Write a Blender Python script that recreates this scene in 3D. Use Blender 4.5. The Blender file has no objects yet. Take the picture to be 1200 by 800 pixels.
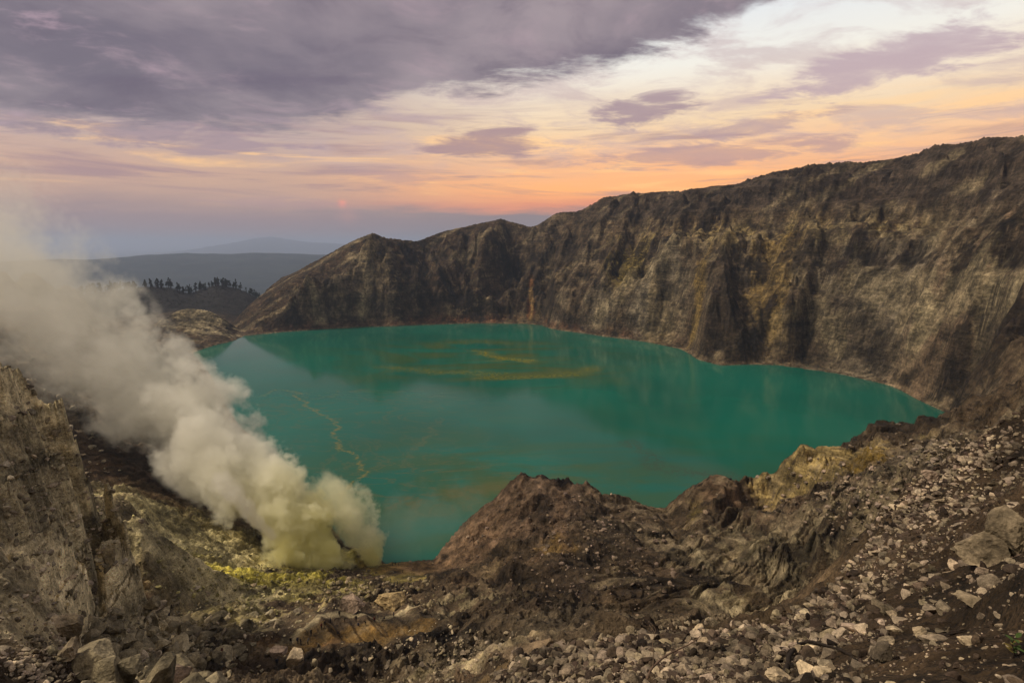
import bpy, math, random, time
import numpy as np
from mathutils import Vector, Matrix
from mathutils.geometry import delaunay_2d_cdt
T0 = time.time()
rnd = random.Random(7)
R = math.radians
sc = bpy.context.scene
COL = sc.collection

# ------------------------------------------------------------------ camera
CAMZ = 140.0
PITCH = 10.85
FPX = 600.0
cam_d = bpy.data.cameras.new('camera')
cam = bpy.data.objects.new('camera', cam_d)
COL.objects.link(cam)
cam.location = (0, 0, CAMZ)
cam.rotation_euler = (R(90 - PITCH), 0, 0)
cam_d.sensor_width = 36.0
cam_d.lens = 36.0 * FPX / 1200.0
cam_d.clip_start = 0.05
cam_d.clip_end = 200000
sc.camera = cam
CP, SP = math.cos(R(PITCH)), math.sin(R(PITCH))

def ray(px, py):
    """direction of a photograph point: azimuth (from +Y), slope of the sight line"""
    x = (px - 600) / FPX
    v = (py - 400) / FPX
    fwd = CP - v * SP
    down = v * CP + SP
    return math.atan2(x, fwd), -down / math.hypot(x, fwd)

def D(px, py, d):
    a, s = ray(px, py)
    return (a, d, CAMZ + s * d)
def Z(px, py, z=0.0):
    a, s = ray(px, py)
    return (a, (z - CAMZ) / s, z)
def A(px, d, z):
    return (math.atan2((px - 600) / FPX, 1.0), d, z)

# ------------------------------------------------------------------ noise
def _perm(seed):
    r = np.random.RandomState(seed)
    p = r.permutation(256).astype(np.int32)
    return np.concatenate([p, p, p[:2]])
P_ = _perm(3)
ang_ = np.random.RandomState(5).rand(256).astype(np.float32) * 2 * np.pi
GX, GY = np.cos(ang_), np.sin(ang_)
H1 = np.random.RandomState(6).rand(256).astype(np.float32)
H2 = np.random.RandomState(8).rand(256).astype(np.float32)

def noise(x, y, seed=0):
    x = x + seed * 17.31; y = y + seed * 5.77
    xi = np.floor(x); yi = np.floor(y)
    fx = (x - xi).astype(np.float32); fy = (y - yi).astype(np.float32)
    xi = xi.astype(np.int64) & 255; yi = yi.astype(np.int64) & 255
    u = fx * fx * fx * (fx * (fx * 6 - 15) + 10); v = fy * fy * fy * (fy * (fy * 6 - 15) + 10)
    a = P_[xi]; b = P_[xi + 1]
    def g(h, dx, dy): return GX[h] * dx + GY[h] * dy
    n00 = g(P_[a + yi], fx, fy); n10 = g(P_[b + yi], fx - 1, fy)
    n01 = g(P_[a + yi + 1], fx, fy - 1); n11 = g(P_[b + yi + 1], fx - 1, fy - 1)
    return ((n00 + u * (n10 - n00)) * (1 - v) + (n01 + u * (n11 - n01)) * v) * 1.5

def fbm(x, y, oct=4, seed=0, gain=0.5):
    r = 0; a = 1.0; t = 0
    for i in range(oct):
        r = r + a * noise(x * 2 ** i, y * 2 ** i, seed + i); t += a; a *= gain
    return r / t

def worley(x, y, seed=0):
    xi = np.floor(x); yi = np.floor(y)
    fx = (x - xi).astype(np.float32); fy = (y - yi).astype(np.float32)
    xi = xi.astype(np.int64); yi = yi.astype(np.int64)
    f1 = np.full(fx.shape, 9, np.float32); f2 = f1.copy(); idn = np.zeros(fx.shape, np.float32)
    for i in (-1, 0, 1):
        for j in (-1, 0, 1):
            h = P_[P_[(xi + i + seed * 7) & 255] + ((yi + j) & 255)]
            d = (i + H1[h] - fx) ** 2 + (j + H2[h] - fy) ** 2
            m = d < f1
            f2 = np.where(m, f1, np.minimum(f2, d)); idn = np.where(m, H1[(h * 7 + 3) & 255], idn)
            f1 = np.where(m, d, f1)
    return np.sqrt(f1), np.sqrt(f2), idn

def gully(x, y, dx, dy, seed=0):
    """cosine ripples lying across (dx,dy): value and its gradient; furrows that follow the fall line"""
    xi = np.floor(x); yi = np.floor(y)
    fx = (x - xi).astype(np.float32); fy = (y - yi).astype(np.float32)
    xi = xi.astype(np.int64); yi = yi.astype(np.int64)
    va = 0; s = 0; gx = 0; gy = 0
    for i in (-1, 0, 1):
        for j in (-1, 0, 1):
            h = P_[P_[(xi + i + seed * 11) & 255] + ((yi + j) & 255)]
            ox = i + H1[h] - fx; oy = j + H2[h] - fy
            w = np.exp(-(ox * ox + oy * oy) * 2.4)
            m = (ox * dx + oy * dy) * 6.2832
            va = va + w; s = s + np.cos(m) * w
            sn = np.sin(m) * w * 6.2832
            gx = gx + sn * dx; gy = gy + sn * dy
    return s / va, gx / va, gy / va

def sstep(a, b, x):
    t = np.clip((x - a) / (b - a), 0, 1)
    return t * t * (3 - 2 * t)

# ------------------------------------------------------------------ terrain control lines (azimuth, range, height)
far_shore = [Z(225,412), Z(250,405), Z(275,399), Z(290,393), Z(330,388), Z(400,383), Z(470,381), Z(560,378), Z(640,377), Z(650,385),
    Z(700,392), Z(760,400), Z(806,407), Z(822,421), Z(845,427), Z(870,426), Z(905,424), Z(940,424), Z(990,435), Z(1050,452),
    Z(1080,468), Z(1100,477), Z(1136,487), Z(1134,499), Z(1100,504)]
west_shore = [Z(225,412), Z(240,430), Z(262,470), Z(285,505), Z(300,530), Z(335,565), Z(370,605), Z(402,640), Z(450,662), Z(508,657)]
near_shore = [Z(508,657), A(540,240,0), A(575,250,0), A(610,258,0), A(660,262,0), A(700,262,0), A(745,262,0), A(785,262,0), A(820,268,0),
    A(850,272,0), A(900,276,0), A(930,292,0), A(980,310,0), A(1030,325,0), A(1070,350,0), A(1110,390,0), Z(1100,504)]
bench_out = [D(790,303,800), D(840,300,775), D(900,300,762), D(960,298,745), D(1050,298,715), D(1120,302,670), D(1200,310,590)]
lines = [far_shore, west_shore, near_shore,
    # rim, with the cone on the left
    [Z(275,399), D(283,385,925), D(300,368,935), D(345,330,955), D(385,310,985), D(405,291,1000), D(430,273,1018), D(438,267,1022), D(447,275,1030), D(490,280,1040),
     D(520,270,1060), D(552,262,1075), D(590,255,1070), D(625,264,1060), D(650,249,1050), D(680,247,1040), D(710,230,1010), D(740,226,990), D(800,223,940), D(850,215,910), D(900,200,880),
     D(960,190,865), D(1050,182,850), D(1100,171,800), D(1130,164,775), D(1160,158,745), D(1200,156,720), A(1350,640,262), A(1650,520,262), A(2100,430,255)],
    # wall, low line and high line
    [D(300,380,905), D(345,355,915), D(400,345,920), D(437,330,935), D(470,345,925), D(500,335,985), D(540,345,960), D(560,330,955), D(590,340,985), D(625,330,965), D(650,330,905), D(670,345,885)],
    [D(670,345,885), D(700,340,832), D(735,330,812), D(760,350,785), D(800,345,785), D(838,345,705), D(868,375,725), D(900,345,740), D(950,345,735), D(1000,350,710), D(1050,345,690), D(1100,350,640), D(1150,355,590),
     D(1200,352,540), A(1350,470,70), A(1650,360,80)],
    [D(437,300,970), D(490,305,1030), D(540,290,1035), D(570,300,990), D(600,300,1045), D(640,300,1010), D(700,285,940), D(760,275,905), D(800,270,870), D(850,268,850), D(900,262,830), D(960,260,815), D(1050,262,780), D(1100,258,735), D(1150,252,690), D(1200,245,640), A(1350,560,170)],
    [Z(822,421), D(838,345,705), D(845,310,750)], [Z(700,392), D(735,330,840), D(742,300,880)], [Z(940,424), D(935,380,690), D(960,345,735)],
    [Z(650,385), D(640,330,930)],
    bench_out, [(p[0], p[1] + 42, p[2] + 2) for p in bench_out],
    # behind the rim
    [A(330,1150,70), A(437,1200,60), A(520,1220,110), A(600,1240,120), A(700,1200,170), A(800,1120,200), A(900,1060,215), A(1050,1020,225), A(1200,900,215), A(1400,820,190), A(2100,600,200)],
    # right foot of the wall, the slope coming down on the right
    [Z(1136,487), D(1150,450,490), D(1170,420,480), D(1200,400,430), A(1350,330,100)],
    [Z(1110,500), D(1150,480,420), D(1200,455,330), A(1350,250,112)],
    # near crest: mounds in front of the water
    [Z(508,657), D(530,640,216), D(552,612,220), D(578,588,222), D(600,568,223), D(614,557,224), D(622,556,224), D(652,558,224), D(662,566,224), D(690,570,226), D(708,580,227), D(740,588,228), D(762,598,230), D(786,604,232),
     D(800,588,236), D(812,570,238), D(824,562,240), D(852,559,240), D(866,568,241), D(880,590,242), D(890,603,240), D(900,578,246), D(908,556,250), D(926,535,255), D(960,526,262), D(1000,528,270), D(1012,520,276), D(1026,504,290),
     D(1042,499,292), D(1075,500,290), D(1120,506,270), D(1160,508,240), D(1200,500,200), A(1350,140,116)],
    # mound fronts
    [D(545,640,205), D(600,620,198), D(640,605,196), D(700,615,198), D(750,625,200), D(790,622,215), D(840,600,212), D(880,622,205), D(915,600,215), D(950,585,222), D(985,565,230), D(1030,550,215), D(1090,535,190), D(1150,525,160)],
    [D(560,668,170), D(600,660,165), D(650,655,158), D(700,665,160), D(745,650,172), D(790,660,168), D(830,635,180), D(880,655,165), D(940,635,165), D(1000,620,150), D(1060,575,130), D(1110,550,120), D(1160,530,105)],
    [D(620,640,180),D(650,610,194)], [D(700,640,170), D(720,615,196)], [D(660,690,135), D(690,640,168)],
    # strata bowl and its lip
    [D(815,650,170), D(850,685,145), D(900,700,132), D(950,690,135), D(1000,668,145), D(1040,640,140)],
    [D(815,690,128), D(840,706,121), D(880,714,118), D(920,706,120), D(960,690,125), D(1010,668,132)],
    [D(815,704,126), D(843,721,119.5), D(883,731,116), D(923,721,118), D(963,703,123), D(1003,684,129)],
    [D(850,742,102), D(900,745,100), D(950,725,106), D(1000,700,115)],[D(790,668,168), D(800,640,186)],[D(870,640,176), D(885,665,160), D(905,690,144)],[D(600,668,148), D(640,660,146), D(690,672,142)],
    # dark basin
    [D(560,700,128), D(600,710,112), D(640,715,105), D(680,722,104), D(710,718,108), D(760,700,122), D(790,690,128)],
    [D(590,690,142), D(575,670,165), D(570,655,185)],
    [D(700,765,62), D(720,738,70), D(736,728,72), D(756,745,70), D(790,768,62)], [D(740,780,55), D(736,728,72)], [D(590,770,70), D(612,752,76), D(640,752,78), D(670,770,70)],
    [D(650,745,88), D(700,745,88), D(780,740,90), D(820,740,88)],
    # scree: crest on the near right slope and its inner lines
    [D(560,830,15), D(582,800,17.5), D(610,772,20), D(640,766,21), D(700,757,22.5), D(750,747,23.5), D(800,747,24), D(840,752,24), D(865,744,26), D(900,742,27), D(930,728,29), D(955,702,31.5), D(985,680,34), D(1005,660,36.5), D(1030,635,40), D(1050,600,46),
     D(1065,575,52), D(1095,560,60), D(1150,545,66), D(1200,530,72), A(1350,62,132)],
    [D(640,812,14.5), D(700,795,15.8), D(800,800,14.5), D(900,790,15), D(1000,740,20), D(1080,670,27), D(1120,610,36), D(1200,580,42)],
    [D(620,830,12.5), D(800,830,11.5), D(1000,800,11.5), D(1100,730,17), D(1200,650,24), A(1350,30,134)],
    [D(800,900,8), D(1000,900,7.5), D(1200,830,8.5), D(1200,740,13), A(1400,14,136)],
    # drop behind the scree crest
    [A(560,36,104), A(640,44,98), A(750,48,92), A(860,55,88), A(930,62,86), A(1005,72,88), A(1060,80,92), A(1110,90,98), A(1200,100,106), A(1350,90,122)],
    [D(500,800,84), D(560,785,70), A(640,55,88), A(760,58,82)],
    # left cliff crest and its foot
    [A(-700,130,128), A(-300,125,112), D(0,418,128), D(40,440,129), D(60,452,129), D(76,470,128), D(97,505,126), D(118,538,124), D(128,560,121), D(143,590,117), D(150,625,111), D(140,665,105), D(122,705,98), D(113,760,88), D(112,800,76)],
    [A(-700,170,110), A(-300,170,90), A(0,168,78), A(60,165,72), A(120,162,66), D(170,590,212), D(166,640,184), D(150,690,152), D(134,730,126), D(128,765,106), D(128,800,92)],
    [D(0,470,112), D(40,500,114), D(80,540,114)], [D(0,560,96), D(60,590,102), D(110,620,106)], [D(0,650,80), D(50,670,86), D(100,690,94)],
    [D(0,735,62), D(40,748,66), D(85,752,76)], [D(0,760,52), D(50,790,56), D(90,800,64)], [A(-300,60,118), A(-300,100,124)],
    # yellow slope and valley floor
    [D(150,575,240), D(200,600,222), D(250,630,212), D(300,650,204), D(350,662,200), D(420,666,202)],
    [D(130,545,275), D(180,560,262), D(230,590,250), D(262,604,246), D(300,620,232), D(350,640,222), D(400,655,212)],
    [D(190,650,182), D(240,680,172), D(300,695,168), D(400,695,168), D(480,690,172), D(540,675,182)],
    [D(180,715,138), D(230,725,132), D(300,728,130), D(350,725,134)], [D(150,745,118), D(200,760,108), D(250,775,100), D(300,778,97)],
    [D(160,800,86), D(220,800,84), D(320,800,82), D(420,800,80)],
    # ledge with the people
    [D(300,772,98), D(330,758,102), D(350,740,108), D(368,728,112), D(385,716,118), D(400,718,118), D(440,724,116), D(470,718,119), D(500,709,124), D(540,700,130), D(560,700,128)],
    [D(300,790,90), D(340,775,95), D(385,752,103), D(450,752,104), D(490,735,110), D(540,725,113)],
    [D(340,785,89), D(390,768,93), D(455,762,95), D(500,748,100), D(550,740,102)],
    [D(390,706,130), D(430,712,128), D(490,702,134)],
    # shore spur under the plume, west wall, west lowland
    [D(285,508,402), D(297,518,392), D(312,530,380), D(325,548,366)],
    [D(245,560,330), D(290,560,330)], [D(200,540,330), D(150,520,340), D(60,500,330), A(-100,320,60)],
    [D(250,500,440), D(200,470,480), D(120,420,520), D(40,360,520), D(0,330,500), A(-150,480,120), A(-500,420,150)],
    [D(215,435,640), D(170,420,660), D(120,395,680), D(60,370,680)],
    [D(228,404,790), D(200,404,800), D(180,402,810)], [D(250,398,830), D(272,396,850)],
    [D(172,392,870), D(190,374,900), D(205,362,915), D(222,357,922), D(240,360,920), D(256,372,905), D(266,385,890), D(276,392,880)],
    [D(165,398,905), D(215,385,985), D(262,390,960), D(285,392,940)], [D(140,398,860), D(120,390,870), D(60,390,880)],
    [D(100,372,1180), D(200,362,1200), D(260,362,1200), D(300,372,1180)],
    [D(20,350,1400), D(100,343,1420), D(150,337,1430), D(175,334,1435), D(200,336,1440), D(220,343,1440), D(235,338,1445), D(255,332,1450), D(275,336,1460), D(290,342,1470), D(312,354,1490), D(335,370,1500)],
    [A(0,1600,-60), A(100,1650,-90), A(200,1660,-100), A(280,1680,-100), A(400,1650,-60), A(600,1600,0), A(900,1500,60), A(1200,1400,80), A(2100,1400,80)],
]
singles = []
for p in far_shore[4:-1]:
    singles.append((p[0], p[1] + (9 if p[1] > 500 else 7), 8.5))
for p in west_shore[4:-1]:
    singles.append((p[0] - 0.012, p[1] + 2, 7.0))
for px, d in ((330,700),(450,700),(600,700),(500,500),(650,500),(750,500),(900,500),(1000,500),(400,380),(550,360),(700,360),(850,360),(950,400),(480,260),(330,560)):
    singles.append(A(px, d, -9.0))
for px in (-2000, -700, 0, 400, 800, 1200, 1900, 3200):
    singles += [A(px, 1.2, 138.4), A(px, 5.5, (133.6 if px < 500 else 134.6) if px < 1000 else 136.3), A(px, 2600, -150)]
for px, a, b in ((0, 126, 109), (200, 122, 102), (400, 118, 94)): singles += [A(px, 20, a - 2), A(px, 40, b)]
singles += [(R(-38.7), 118, 59.5), (R(-38.6), 126, 55), (R(-39.0), 108, 64), (R(-39.6), 99, 69), (R(-38.3), 140, 49)]
singles += [A(-700, 30, 134), A(-2000, 60, 135), A(-2000, 160, 150), A(-2000, 450, 170), A(-2000,1500,60), A(3200, 60, 138), A(3200, 200, 150), A(3200, 400, 250), A(3200,900,200)]

# triangulate in (azimuth, log range)
US = 1.0
pts, edges = [], []
def addp(p):
    pts.append((p[0], math.log(p[1]), p[2])); return len(pts) - 1
for L in lines:
    ids = [addp(p) for p in L]
    edges += [(ids[i], ids[i + 1]) for i in range(len(ids) - 1)]
for p in singles: addp(p)
vc, ec, fc, ov, oe, of = delaunay_2d_cdt([Vector((p[0], p[1] * US)) for p in pts], edges, [], 0, 1e-5)
vz = []
for i, v in enumerate(vc):
    o = ov[i]
    if len(o): vz.append(sum(pts[k][2] for k in o) / len(o))
    else: vz.append(None)
for i, z in enumerate(vz):          # crossings of two lines: nearest known neighbours
    if z is None:
        nb = [(b if a == i else a) for a, b in ec if i in (a, b)]
        nb = [k for k in nb if vz[k] is not None]
        w = [1 / ((vc[k] - vc[i]).length + 1e-6) for k in nb]
        vz[i] = sum(vz[k] * q for k, q in zip(nb, w)) / sum(w)

AZ0, AZ1 = R(-62), R(62)
def lin(a, b, n): return np.linspace(a, b, n, endpoint=False)
RR = np.concatenate([np.exp(lin(math.log(1.3), math.log(7), 60)), np.exp(lin(math.log(7), math.log(60), 460)), np.exp(lin(math.log(60), math.log(300), 560)),
                     np.exp(lin(math.log(300), math.log(600), 230)), lin(600, 1100, 520), lin(1100, 1500, 110), np.exp(np.linspace(math.log(1500), math.log(2600), 31))])
RR = RR[:len(RR) - 1 + len(RR) % 2]; NR = len(RR); NA = 1401
AZ = np.linspace(AZ0, AZ1, NA)
# raster in (az,log r), half resolution in azimuth
bu = np.linspace(math.log(1.3), math.log(2600), 1500); ba = np.linspace(AZ0, AZ1, 800)
base = np.zeros((len(bu), len(ba)), np.float32)
for f in fc:
    if len(f) != 3: continue
    p = [(vc[k][0], vc[k][1] / US, vz[k]) for k in f]
    (x0, y0, z0), (x1, y1, z1), (x2, y2, z2) = p
    i0 = np.searchsorted(ba, min(x0, x1, x2) - 1e-9); i1 = np.searchsorted(ba, max(x0, x1, x2) + 1e-9)
    j0 = np.searchsorted(bu, min(y0, y1, y2) - 1e-9); j1 = np.searchsorted(bu, max(y0, y1, y2) + 1e-9)
    if i1 <= i0 or j1 <= j0: continue
    X, Y = np.meshgrid(ba[i0:i1], bu[j0:j1])
    d = (y1 - y2) * (x0 - x2) + (x2 - x1) * (y0 - y2)
    if abs(d) < 1e-14: continue
    a = ((y1 - y2) * (X - x2) + (x2 - x1) * (Y - y2)) / d
    b = ((y2 - y0) * (X - x2) + (x0 - x2) * (Y - y2)) / d
    c = 1 - a - b
    m = (a > -1e-6) & (b > -1e-6) & (c > -1e-6)
    sub = base[j0:j1, i0:i1]; sub[m] = (a * z0 + b * z1 + c * z2)[m]
def blur(a, n):
    for _ in range(n):
        a = np.pad(a, 1, mode='edge')
        a = (a[:-2] + 2 * a[1:-1] + a[2:]) / 4
        a = (a[:, :-2] + 2 * a[:, 1:-1] + a[:, 2:]) / 4
    return a
base = blur(base, 4)
guide = blur(base, 60)
def sample(arr, az, u):
    fi = np.clip((az - ba[0]) / (ba[1] - ba[0]), 0, len(ba) - 1.001); fj = np.clip((u - bu[0]) / (bu[1] - bu[0]), 0, len(bu) - 1.001)
    i = fi.astype(np.int64); j = fj.astype(np.int64); fi = fi - i; fj = fj - j
    return (arr[j, i] * (1 - fi) + arr[j, i + 1] * fi) * (1 - fj) + (arr[j + 1, i] * (1 - fi) + arr[j + 1, i + 1] * fi) * fj

def wxy(p): return (p[1] * math.sin(p[0]), p[1] * math.cos(p[0]))
def blob(X, Y, p, rx, ry=None, soft=1.0):
    cx, cy = wxy(p); ry = ry or rx
    # rx across the sight line, ry along it
    ax = p[0]; dx = X - cx; dy = Y - cy
    s = dx * math.cos(ax) - dy * math.sin(ax); t = dx * math.sin(ax) + dy * math.cos(ax)
    return np.exp(-((s / rx) ** 2 + (t / ry) ** 2) * soft)

def detail_low(az, r):
    """height of the ground on arrays of azimuth and range"""
    u = np.log(r)
    X = (r * np.sin(az)); Y = (r * np.cos(az))
    z = sample(base, az, u).astype(np.float32)
    e = 0.004
    gu = (sample(guide, az, u + e) - sample(guide, az, u - e)) / (2 * e) / r
    ga = (sample(guide, az + e, u) - sample(guide, az - e, u)) / (2 * e) / r
    sx = gu * np.sin(az) + ga * np.cos(az); sy = gu * np.cos(az) - ga * np.sin(az)
    sl = np.hypot(sx, sy) + 1e-6
    r32 = r.astype(np.float32)
    zb = z.copy()
    edge = np.clip((np.abs(zb) - 0.2) / 22, 0.0, 1)           # quieter at the shore
    slm = sstep(0.08, 0.6, sl)
    hx, hy = sx.copy(), sy.copy()
    rimq = 1 - 0.93 * sstep(-50, -14, z - np.interp(az, [R(-29), R(-26.4), R(-22.9), R(-19), R(-17), R(-14.9), R(-10.3), R(-7.5), R(-0.9), R(2.3), R(4.6), R(7.4), R(10), R(13), R(17.6), R(21.4), R(25.6), R(27), R(37), R(45)], [0, 25, 75, 102, 130, 166, 148, 160, 190, 175, 199, 201, 226, 229, 224, 229, 244, 246, 250, 243])) * sstep(600, 700, r32)
    wx = fbm(X / 60, Y / 60, 3, 21); wy = fbm(X / 60, Y / 60, 3, 31)
    dz = 0
    screem = scree_mask(az, r)
    for k, L in enumerate((60, 32, 17, 9)):
        w = sstep(0, 1, (r32 * 0.17 - L) / (L * 0.8)) * sstep(0.0009, 0.0022, L / r32)
        if w.max() <= 0: continue
        n = np.hypot(hx, hy) + 1e-6
        px_, py_ = hy / n, -hx / n
        g, gx, gy = gully((X + wx * 26) / L, (Y + wy * 26) / L, px_ * 1.15, py_ * 1.15, k)
        amp = {60: 0.09, 32: 0.125, 17: 0.15, 9: 0.15}[L] * L * slm * w * edge * rimq * (1 - 0.85 * screem)
        dz = dz + amp * g
        hx = hx + 0.3 * slm * gx * 0.10 * w; hy = hy + 0.3 * slm * gy * 0.10 * w
    return X, Y, z, dz, hx, hy, sl, slm, wx, wy, edge, screem, rimq

def scree_mask(az, r):
    c = np.interp(az, [p[0] for p in crest_scree], [p[1] for p in crest_scree])
    return (sstep(1.06, 0.94, r / c) * sstep(R(-12), R(-4), az)).astype(np.float32)
def up2(a):
    """double the resolution of a coarse grid (last row and column kept)"""
    b = np.empty((a.shape[0] * 2 - 1, a.shape[1]), np.float32); b[::2] = a; b[1::2] = (a[:-1] + a[1:]) / 2
    c = np.empty((b.shape[0], b.shape[1] * 2 - 1), np.float32); c[:, ::2] = b; c[:, 1::2] = (b[:, :-1] + b[:, 1:]) / 2
    return c
def octw(L, r32, a=0.17, lo=0.0008, hi=0.0018):
    return sstep(0, 1, (r32 * a - L) / (L * 0.8)) * sstep(lo, hi, L / r32)
def build_detail(az, r):
    X, Y, z, dz, hx, hy, sl, slm, wx, wy, edge, screem, rimq = detail_low(az[::2, ::2], r[::2, ::2])
    r32 = r[::2, ::2].astype(np.float32)
    rough = 0
    for k, L in enumerate((150, 70)):
        nz = 1 - 2 * np.abs(noise((X + wx * 40) / L, (Y + wy * 40) / L, 30 + k))
        rough = rough + nz * L * 0.15 * sstep(420, 600, r32) * edge * sstep(1150, 1050, r32)
    for k, L in enumerate((90, 45, 22, 11)):
        nz = 1 - 2 * np.abs(noise((X + wx * 6) / L, (Y + wy * 6) / L, 40 + k))
        rough = rough + (nz * 0.5 + nz * np.abs(nz) * 0.8) * L * 0.075 * octw(L, r32, .2) * edge
    cm = 0.4 + 0.9 * sstep(-0.25, 0.3, fbm(X / 80, Y / 80, 3, 9))
    for k, L in enumerate((38, 17)):
        f1, f2, idn = worley((X + wx * 12) / L, (Y + wy * 12) / L, k)
        rough = rough + cm * (np.minimum(f2 - f1, 0.4) - 0.2 + (idn - 0.5) * 0.7) * L * 0.24 * octw(L, r32, .13, .0015, .004) * edge
    mid = sstep(R(-8), R(-3), az[::2, ::2]) * sstep(80, 105, r32) * sstep(270, 225, r32)
    smooth = np.maximum(blob(X, Y, D(900,690,130), 30, 26), 0.8 * blob(X, Y, D(860,650,165), 20, 22)); smooth = np.clip(1.5 * smooth, 0, 1) * 0.7; smooth = np.maximum(smooth, 0.92 * np.clip(1.6 * np.maximum(blob(X, Y, D(415,738,111), 22, 13), blob(X, Y, D(470,672,195), 15, 14)), 0, 1))
    dz = dz * (1 - smooth); rough = rough * (1 - smooth)
    talus = sstep(R(-15), R(-21), az[::2, ::2]) * sstep(125, 150, r32) * sstep(300, 260, r32)
    left = sstep(R(-30), R(-36), az[::2, ::2]) * sstep(50, 70, r32) * sstep(140, 120, r32)
    dz = dz * (1 - 0.6 * sstep(R(-34), R(-37), az[::2, ::2]) * sstep(150, 130, r32))
    dz = dz * (1 - 0.55 * talus); rough = rough * (1 - 0.6 * talus)
    z = z + dz + rough * (0.5 + 0.6 * slm) * (1 - 0.6 * screem) * (1 - 0.25 * mid - 0.45 * sstep(R(7), R(13), az[::2, ::2]) * mid - 0.45 * left) * (0.25 + 0.75 * rimq)
    zbl = sample(base, az[::2, ::2], np.log(r[::2, ::2])).astype(np.float32); rz = np.clip((1 - rimq) / 0.9, 0, 1)
    dl = z - zbl; z = zbl + dl * (1 - rz) + rz * 3.2 * np.tanh((dl - 3.0) / 9)
    z, hx, hy, sl, slm, wx, wy, edge, cm = map(up2, (z, hx, hy, sl, slm, wx, wy, edge, cm))
    r32 = r.astype(np.float32); X = (r * np.sin(az)).astype(np.float32); Y = (r * np.cos(az)).astype(np.float32)
    screem = scree_mask(az, r); zb2 = sample(base, az, np.log(r)).astype(np.float32)
    d = 0
    for k, L in enumerate((4.6, 2.3, 1.1)):
        w = octw(L, r32, .17, .0009, .0022)
        n = np.hypot(hx, hy) + 1e-6
        g, gx, gy = gully((X + wx * 10) / L, (Y + wy * 10) / L, hy / n * 1.15, -hx / n * 1.15, 4 + k)
        d = d + 0.12 * L * slm * w * g * (1 - 0.85 * screem)
        if k < 2: hx = hx + 0.03 * slm * gx * w; hy = hy + 0.03 * slm * gy * w
    for k, L in enumerate((5.5, 2.7, 1.35, 0.66, 0.33, 0.16)):
        w = octw(L, r32, .2)
        nz = 1 - 2 * np.abs(noise((X + wx * 6) / L, (Y + wy * 6) / L, 50 + k))
        d = d + (nz * 0.4 + nz * np.abs(nz)) * L * 0.12 * w * (0.5 + 0.5 * slm) * (1 - 0.5 * screem)
    for k, L in enumerate((8.0, 3.6, 1.6)):
        f1, f2, idn = worley((X + wx * 8) / L, (Y + wy * 8) / L, 7 + k)
        d = d + cm * (np.minimum(f2 - f1, 0.4) - 0.2 + (idn - 0.5) * 0.7) * L * 0.30 * octw(L, r32, .12, .0015, .004) * (edge if L > 3 else 1) * (1 - 0.75 * screem)
    z = z + d
    # dipping beds that end in low scarps towards the lake-side path: long, slightly curved ledges
    led = sstep(R(7), R(13), az) * sstep(78, 100, r32) * sstep(285, 255, r32) * (1 - screem)
    lef = sstep(R(-31), R(-36), az) * sstep(48, 62, r32) * sstep(140, 124, r32)
    wl = up2(fbm(X[::2, ::2] / 55 + 9, Y[::2, ::2] / 28, 3, 77)); pt = up2(fbm(X[::2, ::2] / 26, Y[::2, ::2] / 26, 3, 78))
    sm2 = up2(smooth); z = z - d * (0.55 * led * (1 - sm2) + 0.9 * sm2)
    for lam, hh_ in ((17.0, 3.4), (7.0, 1.7), (2.9, 0.75), (1.3, 0.34)):
        q = (Y * 0.92 - X * 0.30 + 22 * wl) / lam; fr = q - np.floor(q)
        saw = sstep(0.0, 0.09, fr) * (1 - fr) ** 0.8 - 0.4
        z = z + saw * hh_ * led * sstep(-0.25, 0.2, pt + 0.25 * np.sin(lam)) * sstep(0.004, 0.012, lam / r32)
        q = (Y * 0.55 + X * 0.83 + 14 * wl + z * 0.4) / (lam * 0.8); fr = q - np.floor(q)
        saw = sstep(0.0, 0.12, fr) * (1 - fr) ** 0.8 - 0.4
        z = z + saw * hh_ * 0.3 * lef * sstep(-0.3, 0.2, pt + 0.25 * np.cos(lam)) * sstep(0.004, 0.012, lam / r32)
    # bedding: thin tilted benches where the beds crop out
    bm = bedding_mask(X, Y, az, r)
    hpl = z + np.where(az < 0, -0.45, 0.10) * X - 0.05 * Y + 2.5 * wx
    for per, k in ((9.0, 0.9), (4.1, 0.95), (1.7, 0.9), (0.55, 0.6)):
        q = hpl / per; fr = q - np.floor(q)
        z = z + bm * (sstep(0.25, 0.85, fr) - fr) * per * k * sstep(0.0012, 0.004, per / r32)
    # benches across the upper right wall
    wm = sstep(650, 720, r32) * sstep(R(8), R(20), az) + 0.6 * sstep(480, 560, r32) * sstep(R(35), R(42), az)
    wm = np.clip(wm, 0, 1) * sstep(40, 90, z)
    hpl = z + 9 * wx
    for per in (38.0, 13.0):
        q = hpl / per; fr = q - np.floor(q)
        z = z + wm * (sstep(0.3, 0.9, fr) - fr) * per * 0.4
    z = np.where((zb2 < 0) & (r32 < 1100), np.minimum(z, zb2 * 0.5 - 0.05), z)
    return X, Y, z.astype(np.float32), sl, wx

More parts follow.
